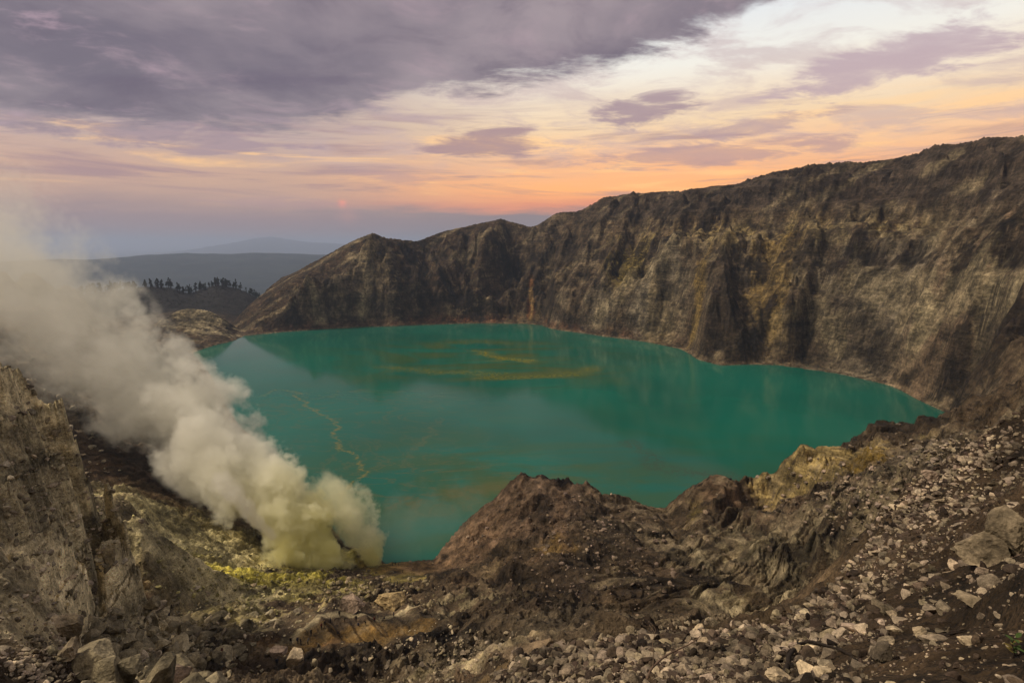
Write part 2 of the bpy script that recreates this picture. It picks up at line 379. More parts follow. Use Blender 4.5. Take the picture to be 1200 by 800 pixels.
crest_scree = [(p[0], p[1]) for p in lines[[i for i, L in enumerate(lines) if abs(L[0][1] - 15) < 1e-6][0]]]
bed_spots = [(D(30,520,110),26,30,1.0),(D(60,620,100),26,26,.8),(D(10,440,128),22,24,1.0),(D(900,640,165),26,26,1.0),(D(860,600,205),14,30,.9),(D(1020,590,165),32,45,1.0),(D(1100,530,190),50,60,.9),
    (D(940,700,128),26,18,1.0),(D(1000,560,225),40,34,.9),(D(420,740,108),24,9,.5),(D(540,710,125),16,14,.6),(D(500,780,88),18,12,.8),(D(1150,490,260),60,60,.7)]
def bedding_mask(X, Y, az, r):
    m = 0
    for p, a, b, k in bed_spots: m = np.maximum(m, k * blob(X, Y, p, a, b))
    return np.clip(m * 1.3, 0, 1).astype(np.float32)

AZg, RRg = np.meshgrid(AZ, RR)
GXw, GYw, GZw, GSL, GWX = build_detail(AZg, RRg)
print('terrain', GZw.shape, round(time.time() - T0, 1))

def ground_z(x, y):
    """height of the built ground mesh at a world point"""
    a = math.atan2(x, y); r = math.hypot(x, y)
    fi = (a - AZ0) / (AZ1 - AZ0) * (NA - 1); i = max(0, min(NA - 2, int(fi))); fi -= i
    j = int(np.searchsorted(RR, r)) - 1; j = max(0, min(NR - 2, j)); fj = (r - RR[j]) / (RR[j + 1] - RR[j])
    return float((GZw[j, i] * (1 - fi) + GZw[j, i + 1] * fi) * (1 - fj) + (GZw[j + 1, i] * (1 - fi) + GZw[j + 1, i + 1] * fi) * fj)
def find(px, py, rmin=4):
    """first ground point on the sight line of a photograph point"""
    a, s = ray(px, py)
    i = max(0, min(NA - 1, int(round((a - AZ0) / (AZ1 - AZ0) * (NA - 1)))))
    col = GZw[:, i]; lz = CAMZ + s * RR
    k = np.where((col >= lz) & (RR > rmin))[0]
    if not len(k): return None
    r = RR[k[0]]
    return Vector((r * math.sin(a), r * math.cos(a), float(col[k[0]])))

# ------------------------------------------------------------------ ground colour (rock tints, plus painted shade in hollows and under ledges)
def srgb(r, g, b):
    f = lambda c: (c / 255 / 12.92) if c / 255 <= 0.04045 else ((c / 255 + 0.055) / 1.055) ** 2.4
    return np.array([f(r), f(g), f(b)], np.float32)
def mixc(c, k, col):
    k = np.clip(k, 0, 1)[..., None].astype(np.float32)
    return c * (1 - k) + np.array(col, np.float32) * k
def ground_colour(X, Y, Z_, az, r, sl, wx):
    Xh, Yh, Zh = X[::2, ::2], Y[::2, ::2], Z_[::2, ::2]
    n1 = up2(fbm(Xh / 70, Yh / 70, 4, 51)); n2 = up2(fbm(Xh / 18, Yh / 18, 3, 61)); n3 = fbm(X / 5, (Y + Z_) / 5, 3, 71)
    nz = up2(fbm(Xh / 30 + Zh / 9, Yh / 30 - Zh / 11, 4, 81))
    c = np.ones(X.shape + (3,), np.float32) * np.array((0.165, 0.120, 0.082), np.float32)
    c = mixc(c, sstep(-0.2, 0.5, n1 + 0.5 * n2), (0.25, 0.205, 0.155))
    c = mixc(c, sstep(0.0, 0.55, nz) * 0.8, (0.105, 0.066, 0.045))
    c = mixc(c, sstep(0.15, 0.6, n2 - 0.3 * n1) * 0.5, (0.30, 0.23, 0.14))
    P = lambda px, py: None
    far = sstep(560, 640, r)
    # upper dark band of the right wall, pale yellow band under it
    hh = Z_ + 14 * n1 + 5 * n2
    rw = sstep(R(2), R(16), az) * sstep(450, 560, r)
    top = np.interp(az, [R(0), R(10), R(27), R(37), R(45)], [205, 215, 226, 226, 212])
    c = mixc(c, rw * sstep(-14, 6, hh - (top - 34)) * 0.9, (0.085, 0.064, 0.055))
    c = mixc(c, rw * np.exp(-((hh - (top - 70)) / 17) ** 2) * sstep(R(12), R(19), az) * sstep(R(42), R(36), az) * sstep(-.3, .3, n2 + n3 * .5) * 0.85, (0.38, 0.30, 0.15))
    c = mixc(c, rw * np.exp(-((hh - 100) / 28) ** 2) * 0.6, (0.15, 0.118, 0.088))
    # far wall is dark red brown
    fw = far * sstep(R(6), R(-2), az) * sstep(-40, -25, np.degrees(az))
    c = mixc(c, fw * 0.85 * sstep(-0.5, 0.2, n2 + 0.5 * n1 + 0.3), (0.062, 0.037, 0.025))
    c = mixc(c, fw * sstep(0.1, 0.5, n2 + n3 * 0.6) * 0.5, (0.23, 0.18, 0.12))
    fl = sstep(420, 520, r) * sstep(1120, 1060, r)
    pt = up2(fbm(Xh / 42 + Zh / 40, Yh / 42 - Zh / 26, 5, 103)); pd = up2(fbm(Xh / 26 - Zh / 15, Yh / 60, 4, 107))
    c = mixc(c, fl * sstep(0.02, 0.3, pt) * 0.75, (0.052, 0.036, 0.027)); c = mixc(c, fl * sstep(0.12, 0.38, pd) * 0.6, (0.34, 0.28, 0.19))
    # rusty, reddish and pale shoreline
    sh = np.exp(-((Z_ - 5) / 7) ** 2) * sstep(700, 780, r) * sstep(-0.1, 0.4, n2 + 0.3)
    c = mixc(c, sh * 0.6 * sstep(-28, -20, np.degrees(az)), (0.17, 0.065, 0.033))
    c = mixc(c, np.exp(-((Z_ - 1.0) / 1.7) ** 2) * sstep(300, 420, r) * (0.35 + 0.5 * sstep(-.1, .4, n3)) * sstep(1.25, .6, r / 1000.), (0.34, 0.27, 0.19))
    def spot(px, py, rx, ry, col, k, rmin=4, thr=-0.25, hard=0.5):
        nonlocal c
        p = find(px, py, rmin)
        if p is None: return
        q = (math.atan2(p.x, p.y), math.hypot(p.x, p.y), p.z)
        ry = ry or rx; R_ = 1.9 * max(rx, ry); da = R_ / q[1]
        i0, i1 = np.searchsorted(AZ, q[0] - da), np.searchsorted(AZ, q[0] + da); j0, j1 = np.searchsorted(RR, q[1] - R_), np.searchsorted(RR, q[1] + R_)
        S = (slice(j0, j1), slice(i0, i1))
        m = blob(X[S], Y[S], q, rx, ry)
        c[S] = mixc(c[S], k * sstep(0.0, 0.2, m - 0.03) * sstep(0.25, 0.25 + hard, m + 0.75 * n2[S] + 0.5 * n3[S]), col)
    OCH = (0.27, 0.18, 0.04); YEL = (0.42, 0.36, 0.10); SULF = (0.55, 0.50, 0.07); PALE = (0.40, 0.34, 0.26); DARK = (0.045, 0.032, 0.024); RUST = (0.20, 0.085, 0.03); PINK = (0.30, 0.20, 0.14); GREY = (0.21, 0.185, 0.155)
    # right wall
    spot(905, 320, 28, 60, OCH, .5); spot(770, 385, 26, 30, OCH, .6); spot(735, 310, 35, 40, (0.26, 0.2, 0.05), .7)
    spot(820, 330, 10, 40, OCH, .6); spot(700, 370, 30, 30, GREY, .5); spot(770, 340, 40, 50, GREY, .6); spot(1010, 365, 60, 60, GREY, .5)
    spot(1130, 330, 60, 50, PALE, .35); spot(1180, 290, 60, 40, DARK, .7); spot(850, 370, 24, 40, DARK, .85); spot(832, 402, 16, 20, DARK, .85); spot(960, 405, 20, 20, DARK, .7); spot(885, 400, 12, 16, DARK, .7); spot(1150, 425, 26, 30, DARK, .8); spot(1080, 440, 40, 40, PINK, .4)
    spot(620, 375, 50, 20, (0.28, 0.22, 0.14), .4); spot(660, 310, 70, 60, DARK, .5); spot(480, 330, 50, 50, DARK, .5); spot(440, 305, 36, 26, (0.26, 0.2, 0.12), .6); spot(622, 355, 7, 30, RUST, .8)
    spot(425, 355, 60, 40, (0.22, 0.18, 0.13), .5)
    spot(230, 372, 45, 60, (0.42, 0.36, 0.25), .9, thr=0)
    # vents and yellow slope
    spot(370, 652, 30, 18, SULF, 1.0); spot(330, 655, 24, 18, SULF, .9); spot(300, 690, 40, 24, (0.60, 0.54, 0.20), .85); spot(250, 640, 40, 40, (0.58, 0.52, 0.27), .9); spot(200, 600, 44, 46, (0.50, 0.45, 0.27), .9); spot(180, 660, 34, 40, (0.50, 0.45, 0.29), .9); spot(210, 700, 30, 24, (0.42, 0.37, 0.24), .85); spot(330, 675, 30, 10, (0.50, 0.45, 0.08), .9)
    spot(450, 662, 16, 10, (0.40, 0.30, 0.09), .8); spot(490, 665, 14, 10, (0.42, 0.27, 0.12), .8); spot(480, 680, 12, 10, YEL, .5)
    spot(150, 540, 60, 50, DARK, .7); spot(240, 590, 50, 26, (0.10, 0.062, 0.042), .75); spot(300, 525, 26, 30, (0.20, 0.14, 0.03), .9, rmin=340)
    spot(250, 715, 22, 12, YEL, .5); spot(400, 690, 26, 14, (0.13, 0.105, 0.065), .6)
    # mounds
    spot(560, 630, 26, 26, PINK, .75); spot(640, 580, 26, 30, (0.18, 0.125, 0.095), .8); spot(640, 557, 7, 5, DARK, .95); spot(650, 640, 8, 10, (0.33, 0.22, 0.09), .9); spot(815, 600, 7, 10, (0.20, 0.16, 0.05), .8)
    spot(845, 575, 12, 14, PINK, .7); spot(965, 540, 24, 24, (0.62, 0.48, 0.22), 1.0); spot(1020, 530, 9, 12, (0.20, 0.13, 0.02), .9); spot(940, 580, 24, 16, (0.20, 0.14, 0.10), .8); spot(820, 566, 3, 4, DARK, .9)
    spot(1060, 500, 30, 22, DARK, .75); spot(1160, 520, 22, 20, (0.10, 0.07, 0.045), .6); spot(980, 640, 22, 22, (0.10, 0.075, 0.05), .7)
    spot(700, 690, 22, 24, DARK, .85); spot(620, 700, 16, 14, DARK, .85); spot(740, 640, 12, 14, DARK, .6); spot(600, 670, 9, 9, DARK, .8); spot(850, 655, 12, 12, DARK, .7)  # shade of the deep hollows, painted as dark spots
    spot(440, 740, 16, 7, (0.25, 0.16, 0.06), .95); spot(355, 755, 12, 7, (0.23, 0.135, 0.06), .9); spot(450, 766, 14, 4, DARK, .9)  # the dark spot paints shade under the ledge
    spot(900, 750, 12, 10, (0.13, 0.09, 0.055), .7); spot(740, 760, 9, 12, (0.16, 0.115, 0.065), .8)
    spot(40, 470, 34, 26, (0.24, 0.20, 0.11), .7); spot(60, 560, 30, 26, (0.25, 0.215, 0.155), .6); spot(60, 650, 26, 20, (0.20, 0.165, 0.115), .6); spot(50, 735, 14, 8, DARK, .6); spot(140, 600, 6, 20, (0.22, 0.175, 0.12), .8)
    spot(200, 705, 16, 8, DARK, .6)
    def band(pl, w, col, k, rag=1.2):
        nonlocal c
        pw = [wxy(p) for p in pl]; az_ = [p[0] for p in pl]; rr_ = [p[1] for p in pl]; m_ = 2.5 * w
        i0, i1 = np.searchsorted(AZ, min(az_) - m_ / min(rr_)), np.searchsorted(AZ, max(az_) + m_ / min(rr_)); j0, j1 = np.searchsorted(RR, min(rr_) - m_), np.searchsorted(RR, max(rr_) + m_)
        S = (slice(j0, j1), slice(i0, i1)); best = None
        for (ax, ay), (bx, by) in zip(pw[:-1], pw[1:]):
            dx, dy = bx - ax, by - ay; L2 = dx * dx + dy * dy
            h = np.clip(((X[S] - ax) * dx + (Y[S] - ay) * dy) / L2, 0, 1); dd = np.hypot(X[S] - ax - h * dx, Y[S] - ay - h * dy)
            best = dd if best is None else np.minimum(best, dd)
        c[S] = mixc(c[S], k * sstep(1.0, 0.55, best / w + rag * (0.8 * n3[S] + 0.6 * n2[S])), col)
    def F(px, py):
        p = find(px, py, 300); return (math.atan2(p.x, p.y), math.hypot(p.x, p.y), p.z)
    W1 = (0.50, 0.42, 0.29); W2 = (0.036, 0.026, 0.02)
    for pts_, w, cc, k in (([(835,248), (790,272), (745,292), (700,330)], 11, W2, .8), ([(470,288), (500,318), (530,345), (560,368)], 11, W2, .85), ([(590,292), (625,318), (650,340)], 10, W2, .8), ([(410,300), (432,325), (425,360)], 9, W1, .5),
                         ([(700,372), (735,335), (775,300)], 12, W1, .45), ([(1198,282), (1160,290), (1125,306)], 12, W2, .85), ([(1198,330), (1150,328), (1100,352), (1075,372)], 10, W1, .55), ([(1198,372), (1160,392), (1120,412)], 10, W2, .8),
                         ([(660,275), (640,300), (600,310)], 9, W2, .7), ([(860,300), (930,297), (1010,296), (1090,300)], 6, W2, .8), ([(905,352), (890,385), (870,412)], 7, W2, .8), ([(960,360), (1000,395), (1040,425)], 8, W2, .55),
                         ([(1000,330), (1060,345), (1090,380)], 9, W1, .4), ([(345,340), (370,362), (380,378)], 7, W1, .45), ([(530,300), (560,285), (590,275)], 8, W1, .35), ([(930,330), (960,372), (985,405)], 8, W1, .35), ([(622,340), (624,360), (622,374)], 4, (0.55, 0.36, 0.16), .8)):
        band([F(*p) for p in pts_], w, cc, k, 1.3)
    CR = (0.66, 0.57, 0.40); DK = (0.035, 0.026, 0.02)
    spot(880, 650, 22, 24, (0.30, 0.245, 0.17), .7); spot(920, 697, 22, 9, (0.27, 0.22, 0.14), .8)
    band([D(815,690,128), D(840,706,121), D(880,714,118), D(920,706,120), D(960,690,125), D(1010,668,132)], 1.6, CR, .8, 0.8)
    band([D(815,706,124), D(843,723,117.5), D(883,734,113), D(923,724,115), D(963,707,120), D(1003,688,126)], 2.6, DK, .85, 0.8)  # dark strip: painted shade on the face below the lip
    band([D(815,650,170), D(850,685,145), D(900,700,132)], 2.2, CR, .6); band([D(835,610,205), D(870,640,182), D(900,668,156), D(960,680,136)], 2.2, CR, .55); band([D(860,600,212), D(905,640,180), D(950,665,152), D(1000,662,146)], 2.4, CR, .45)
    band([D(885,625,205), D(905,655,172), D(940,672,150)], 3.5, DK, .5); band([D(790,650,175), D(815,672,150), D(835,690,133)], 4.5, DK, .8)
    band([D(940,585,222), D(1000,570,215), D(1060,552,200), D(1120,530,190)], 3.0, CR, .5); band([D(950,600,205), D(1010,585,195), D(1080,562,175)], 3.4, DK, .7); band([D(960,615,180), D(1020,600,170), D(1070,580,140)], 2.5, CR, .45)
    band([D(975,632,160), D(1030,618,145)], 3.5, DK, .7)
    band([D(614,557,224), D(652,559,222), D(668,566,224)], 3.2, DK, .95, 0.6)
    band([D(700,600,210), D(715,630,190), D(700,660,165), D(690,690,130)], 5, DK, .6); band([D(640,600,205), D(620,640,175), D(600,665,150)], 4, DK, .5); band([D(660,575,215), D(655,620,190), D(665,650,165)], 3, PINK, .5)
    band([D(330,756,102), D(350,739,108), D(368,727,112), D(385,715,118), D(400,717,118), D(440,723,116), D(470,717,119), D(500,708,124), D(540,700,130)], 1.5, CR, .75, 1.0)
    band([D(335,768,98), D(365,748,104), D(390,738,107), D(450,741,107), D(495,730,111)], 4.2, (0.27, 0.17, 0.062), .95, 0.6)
    band([D(340,785,89), D(390,769,93), D(455,762,95), D(500,748,100), D(550,740,102)], 2.6, DK, .9, 0.7)  # shade beneath the ledge overhang, painted as a dark strip
    band([D(0,430,125), D(50,470,120), D(90,520,118)], 4, CR, .5); band([D(0,500,108), D(50,530,110), D(100,580,112)], 2.5, DK, .6); band([D(0,590,90), D(60,610,100), D(110,640,104)], 2.5, CR, .5); band([D(100,560,116), D(115,620,108), D(105,690,96), D(95,740,82)], 2, DK, .25)
    band([D(150,700,150), D(185,712,142), D(215,722,135)], 3.5, (0.10, 0.055, 0.03), .8)
    # pale crusts on exposed beds
    bm = bedding_mask(X, Y, az, r)
    bed = fbm(X / 14 + 2.0 * wx, (Z_ + np.where(az < 0, -0.45, 0.10) * X - 0.05 * Y + 2.5 * wx) / 1.3, 4, 91)
    c = mixc(c, bm * sstep(0.10, 0.35, bed + 0.3 * n2) * 0.6, (0.34, 0.28, 0.20))
    c = mixc(c, bm * sstep(0.15, 0.4, -bed) * 0.6, (0.06, 0.045, 0.033))
    crust = sstep(0.1, 0.2, fbm(X / 6, Y / 3, 5, 95) + 0.15 * n1)
    for (px, py, a, b) in ((545, 705, 13, 12), (530, 780, 12, 7), (470, 785, 14, 6), (20, 490, 12, 10), (870, 640, 18, 14), (1000, 590, 26, 26), (860, 700, 14, 6), (430, 718, 16, 3.5), (490, 708, 12, 4)):
        p = find(px, py)
        if p is not None: c = mixc(c, crust * blob(X, Y, (math.atan2(p.x, p.y), math.hypot(p.x, p.y), 0), a, b) * 0.85, (0.42, 0.36, 0.24))
    ledc = sstep(R(7), R(13), az) * sstep(78, 100, r) * sstep(285, 255, r)
    st_ = up2(fbm(Xh / 30 + 3, (Yh * 0.92 - Xh * 0.30 + 22 * fbm(Xh / 55 + 9, Yh / 28, 3, 77)) / 1.6, 3, 98))
    c = mixc(c, ledc * sstep(0.08, 0.3, st_ + 0.3 * n2) * 0.55, (0.33, 0.27, 0.19)); c = mixc(c, ledc * sstep(0.05, 0.35, -st_) * 0.55, (0.07, 0.05, 0.035))
    # forest floor on the far hill
    fo = sstep(1080, 1200, r) * sstep(R(-18), R(-26), az)
    c = mixc(c, fo, (0.020, 0.017, 0.012))
    # scree soil between the stones
    sm = scree_mask(az, r)
    c = mixc(c, sm * 0.85, (0.085, 0.058, 0.038))
    hb = up2(fbm((Xh + Yh) / 45, Zh / 3.2 + 2 * n1[::2, ::2], 4, 97)); wall = sstep(0.25, 0.6, sl) * sstep(400, 520, r)
    c = c * (1 + 0.9 * wall * hb)[..., None]
    lc = sstep(R(-34), R(-37.5), az) * sstep(45, 60, r) * sstep(140, 125, r)
    c = mixc(c, lc * 0.75, (0.38, 0.335, 0.235)); tal = sstep(R(-19), R(-24), az) * sstep(105, 140, r) * sstep(300, 250, r)
    c = c * (1 + 1.9 * lc + 0.55 * tal)[..., None]
    c = c * (1 + 0.7 * n3[..., None] + 0.5 * n2[..., None] + 0.3 * n1[..., None]) * np.array((0.50, 0.478, 0.415), np.float32)
    return np.clip(c, 0.01, 0.8)
GC = ground_colour(GXw, GYw, GZw, AZg, RRg.astype(np.float32), GSL, GWX)
print('colour', round(time.time() - T0, 1))

def grid_mesh(name, X, Y, Zg, colr=None, keep=None):
    nr, na = X.shape
    idx = np.arange(nr * na).reshape(nr, na)
    q = np.stack([idx[:-1, :-1], idx[:-1, 1:], idx[1:, 1:], idx[1:, :-1]], -1).reshape(-1, 4)
    if keep is not None: q = q[keep.reshape(-1)]
    me = bpy.data.meshes.new(name)
    co = np.stack([X, Y, Zg], -1).reshape(-1, 3).astype(np.float32)
    if keep is not None:
        used = np.zeros(len(co), bool); used[q.reshape(-1)] = True
        remap = np.cumsum(used) - 1; q = remap[q]; co = co[used]
    me.vertices.add(len(co)); me.vertices.foreach_set('co', co.reshape(-1))
    me.loops.add(q.size); me.loops.foreach_set('vertex_index', q.reshape(-1).astype(np.int32))
    me.polygons.add(len(q)); me.polygons.foreach_set('loop_start', np.arange(0, q.size, 4, dtype=np.int32))
    me.polygons.foreach_set('use_smooth', np.ones(len(q), bool))
    me.update(calc_edges=True)
    if colr is not None:
        c = np.concatenate([colr.reshape(-1, 3), np.ones((colr.shape[0] * colr.shape[1], 1), np.float32)], 1)
        if keep is not None: c = c[used]
        a = me.color_attributes.new('rock_colour', 'FLOAT_COLOR', 'POINT'); a.data.foreach_set('color', c.astype(np.float32).reshape(-1))
    o = bpy.data.objects.new(name, me); COL.objects.link(o)
    return o

# ------------------------------------------------------------------ materials
def new_mat(name):
    m = bpy.data.materials.new(name); m.use_nodes = True
    nt = m.node_tree; nt.nodes.clear()
    out = nt.nodes.new('ShaderNodeOutputMaterial')
    return m, nt, out
class NT:
    def __init__(s, nt): s.nt = nt
    def n(s, t, **k):
        nd = s.nt.nodes.new(t)
        for a, b in k.items(): setattr(nd, a, b)
        return nd
    def l(s, a, b): s.nt.links.new(a, b)
    def math(s, op, a, b=None, c=None, clamp=False):
        nd = s.n('ShaderNodeMath', operation=op, use_clamp=clamp)
        for i, v in enumerate((a, b, c)):
            if v is None: continue
            if hasattr(v, 'is_linked') or hasattr(v, 'links'): s.l(v, nd.inputs[i])
            else: nd.inputs[i].default_value = v
        return nd.outputs[0]
    def mix(s, f, a, b, blend='MIX'):
        nd = s.n('ShaderNodeMix', data_type='RGBA', blend_type=blend)
        for i, v in ((0, f), (6, a), (7, b)):
            if hasattr(v, 'links'): s.l(v, nd.inputs[i])
            elif i == 0: nd.inputs[0].default_value = v
            else: nd.inputs[i].default_value = (*v[:3], 1)
        return nd.outputs[2]
    def noise(s, vec, scale, detail=5, rough=0.55, dist=0, typ='FBM'):
        nd = s.n('ShaderNodeTexNoise'); nd.inputs['Scale'].default_value = scale; nd.inputs['Detail'].default_value = detail
        nd.inputs['Roughness'].default_value = rough; nd.inputs['Distortion'].default_value = dist
        if vec is not None: s.l(vec, nd.inputs['Vector'])
        return nd.outputs[0]
    def ss(s, x, a, b, o0=0.0, o1=1.0):
        nd = s.n('ShaderNodeMapRange', interpolation_type='SMOOTHSTEP')
        s.l(x, nd.inputs[0]); nd.inputs[1].default_value = a; nd.inputs[2].default_value = b; nd.inputs[3].default_value = o0; nd.inputs[4].default_value = o1
        return nd.outputs[0]

def rock_material(name, attr=True, colour=(0.2, 0.16, 0.12), scale=1.0, bump=0.35, spread=0.3):
    m, nt, out = new_mat(name); N = NT(nt)
    bs = N.n('ShaderNodeBsdfPrincipled'); bs.inputs['Roughness'].default_value = 0.92; bs.inputs['Specular IOR Level'].default_value = 0.2
    N.l(bs.outputs[0], out.inputs[0])
    geo = N.n('ShaderNodeNewGeometry')
    if attr:
        at = N.n('ShaderNodeAttribute', attribute_name='rock_colour'); col = at.outputs[0]
        pos = geo.outputs['Position']
    else:
        tc = N.n('ShaderNodeTexCoord'); oi = N.n('ShaderNodeObjectInfo')
        rgb = N.n('ShaderNodeRGB'); rgb.outputs[0].default_value = (*colour, 1)
        hs = N.n('ShaderNodeHueSaturation'); N.l(rgb.outputs[0], hs.inputs['Color'])
        N.l(N.ss(oi.outputs['Random'], 0, 1, 1 - spread, 1 + spread), hs.inputs['Value'])
        col = hs.outputs[0]; pos = geo.outputs['Position']
    f1 = N.noise(pos, 2.2 * scale, 6, 0.62); f2 = N.noise(pos, 0.35 * scale, 5, 0.6); f3 = N.noise(pos, 9 * scale, 4, 0.65)
    f4 = N.noise(pos, 0.06 * scale, 8, 0.68)
    k = N.math('MULTIPLY', N.math('MULTIPLY', N.math('ADD', N.math('MULTIPLY', N.ss(f1, 0.3, 0.7, 0.3, 1.7), 0.5), N.math('MULTIPLY', N.ss(f2, 0.3, 0.7, 0.25, 1.75), 0.5)), N.ss(f3, 0.3, 0.7, 0.75, 1.25)), N.ss(f4, 0.34, 0.66, 0.38, 1.62))
    if attr:
        sp = N.n('ShaderNodeMapping'); N.l(pos, sp.inputs[0]); sp.inputs['Scale'].default_value = (0.02, 0.02, 0.42); sp.inputs['Rotation'].default_value = (0.09, -0.06, 0)
        f5 = N.noise(sp.outputs[0], 1.0, 9, 0.66, 0.25)
        k = N.math('MULTIPLY', k, N.ss(f5, 0.34, 0.66, 0.76, 1.24))
    mm = N.n('ShaderNodeVectorMath', operation='SCALE'); N.l(col, mm.inputs[0]); N.l(k, mm.inputs[3])
    N.l(mm.outputs[0], bs.inputs['Base Color'])
    b1 = N.n('ShaderNodeBump'); b1.inputs['Distance'].default_value = 0.6 / scale; b1.inputs['Strength'].default_value = bump
    h = N.math('ADD', N.math('MULTIPLY', f1, 0.7), N.math('ADD', N.math('MULTIPLY', f3, 0.22), N.math('ADD', N.math('MULTIPLY', f2, 3.5), N.math('MULTIPLY', f4, 14.0 if attr else 3.0))))
    N.l(h, b1.inputs['Height']); N.l(b1.outputs[0], bs.inputs['Normal'])
    return m
MAT_GROUND = rock_material('crater_rock', bump=0.8)

keep = ~((GZw[:-1, :-1] < -3) & (GZw[1:, 1:] < -3) & (RRg[1:, 1:] < 1000) & (RRg[1:, 1:] > 190))
ground = grid_mesh('crater_ground', GXw, GYw, GZw, GC, keep)
ground['kind'] = 'structure'; ground.data.materials.append(MAT_GROUND)

# ground behind and beside the viewpoint, and the country outside the crater
def simple_ground():
    az = np.linspace(AZ1, AZ0 + 2 * np.pi, 120); r = np.exp(np.linspace(math.log(1.3), math.log(2600), 90))
    a, rr = np.meshgrid(az, r)
    t = sstep(R(62), R(85), a) * sstep(R(298), R(275), a)
    e0 = np.interp(np.log(rr), np.log(RR), GZw[:, -1]); e1 = np.interp(np.log(rr), np.log(RR), GZw[:, 0])
    edge = np.where(a < np.pi, e0, e1)
    zz = 139 - 0.22 * rr + 8 * fbm(rr * np.sin(a) / 60, rr * np.cos(a) / 60, 4, 3) * sstep(5, 60, rr)
    zz = np.maximum(zz, -150)
    zz = edge * (1 - t) + zz * t
    X, Y = rr * np.sin(a), rr * np.cos(a)
    c = np.ones(X.shape + (3,), np.float32) * np.array((0.14, 0.10, 0.07), np.float32)
    o = grid_mesh('outer_slope_ground', X, Y, zz, c); o['kind'] = 'structure'; o.data.materials.append(MAT_GROUND)
simple_ground()

def land_material(name, col, col2, sc_):
    m, nt, out = new_mat(name); N = NT(nt)
    bs = N.n('ShaderNodeBsdfPrincipled'); bs.inputs['Roughness'].default_value = 0.95; bs.inputs['Specular IOR Level'].default_value = 0.1
    geo = N.n('ShaderNodeNewGeometry'); f = N.noise(geo.outputs['Position'], sc_, 6, 0.6)
    N.l(N.mix(N.ss(f, 0.35, 0.65), col, col2), bs.inputs['Base Color']); N.l(bs.outputs[0], out.inputs[0])
    return m
def far_land():
    az = np.linspace(0, 2 * np.pi, 361); r = np.exp(np.linspace(math.log(2590), math.log(70000), 160))
    a, rr = np.meshgrid(az, r); X, Y = rr * np.sin(a), rr * np.cos(a)
    zz = -150 - sstep(2600, 6000, rr) * 220 + sstep(2700, 4000, rr) * 60 * fbm(X / 2500, Y / 2500, 5, 12)
    o = grid_mesh('far_land', X, Y, zz); o['kind'] = 'structure'; o.data.materials.append(land_material('far_forest_land', (0.035, 0.05, 0.03), (0.06, 0.07, 0.04), 0.001))
far_land()
def hills(name, prof, dist, width, rough, seed, m):
    """a long ridge: profile of (px, py) pairs at a distance, falling away on both sides"""
    pr = [(ray(px, py)[0], CAMZ + ray(px, py)[1] * dist) for px, py in prof]
    az = np.linspace(pr[0][0], pr[-1][0], 420); t = np.linspace(-1, 1, 90)
    a, tt = np.meshgrid(az, t); rr = dist + tt * width
    crest = np.interp(a, [p[0] for p in pr], [p[1] for p in pr])
    X, Y = rr * np.sin(a), rr * np.cos(a)
    s = width / 3.0
    foot = -420.0
    w = np.clip(1 - np.abs(tt), 0, 1)
    n = fbm(X / s, Y / s, 6, seed); rd = 1 - np.abs(2 * fbm(X / (s * .6), Y / (s * .6), 4, seed + 5))
    zz = foot + (crest - foot) * (w ** 0.8) + rough * (n * 1.2 + (rd - .7)) * np.sqrt(np.abs(tt)) * w + rough * 0.08 * fbm(X / (s * .12), Y / (s * .12), 4, seed + 9)
    o = grid_mesh(name, X, Y, zz); o['kind'] = 'structure'; o.data.materials.append(m)
mh = land_material('far_ridge_forest', (0.010, 0.018, 0.020), (0.020, 0.030, 0.028), 0.004)
hills('far_hills', [(-400, 330), (-150, 318), (0, 306), (60, 304), (110, 304), (150, 301), (175, 298), (220, 296), (265, 297), (300, 296), (350, 297), (400, 299), (450, 304), (520, 310), (700, 320), (900, 330)], 7500, 3600, 90, 33, mh)
hills('distant_mountain', [(60, 310), (180, 299), (240, 290), (275, 284), (300, 279), (318, 277), (335, 280), (360, 283), (420, 287), (520, 290), (700, 300)], 26000, 7000, 260, 44, mh)

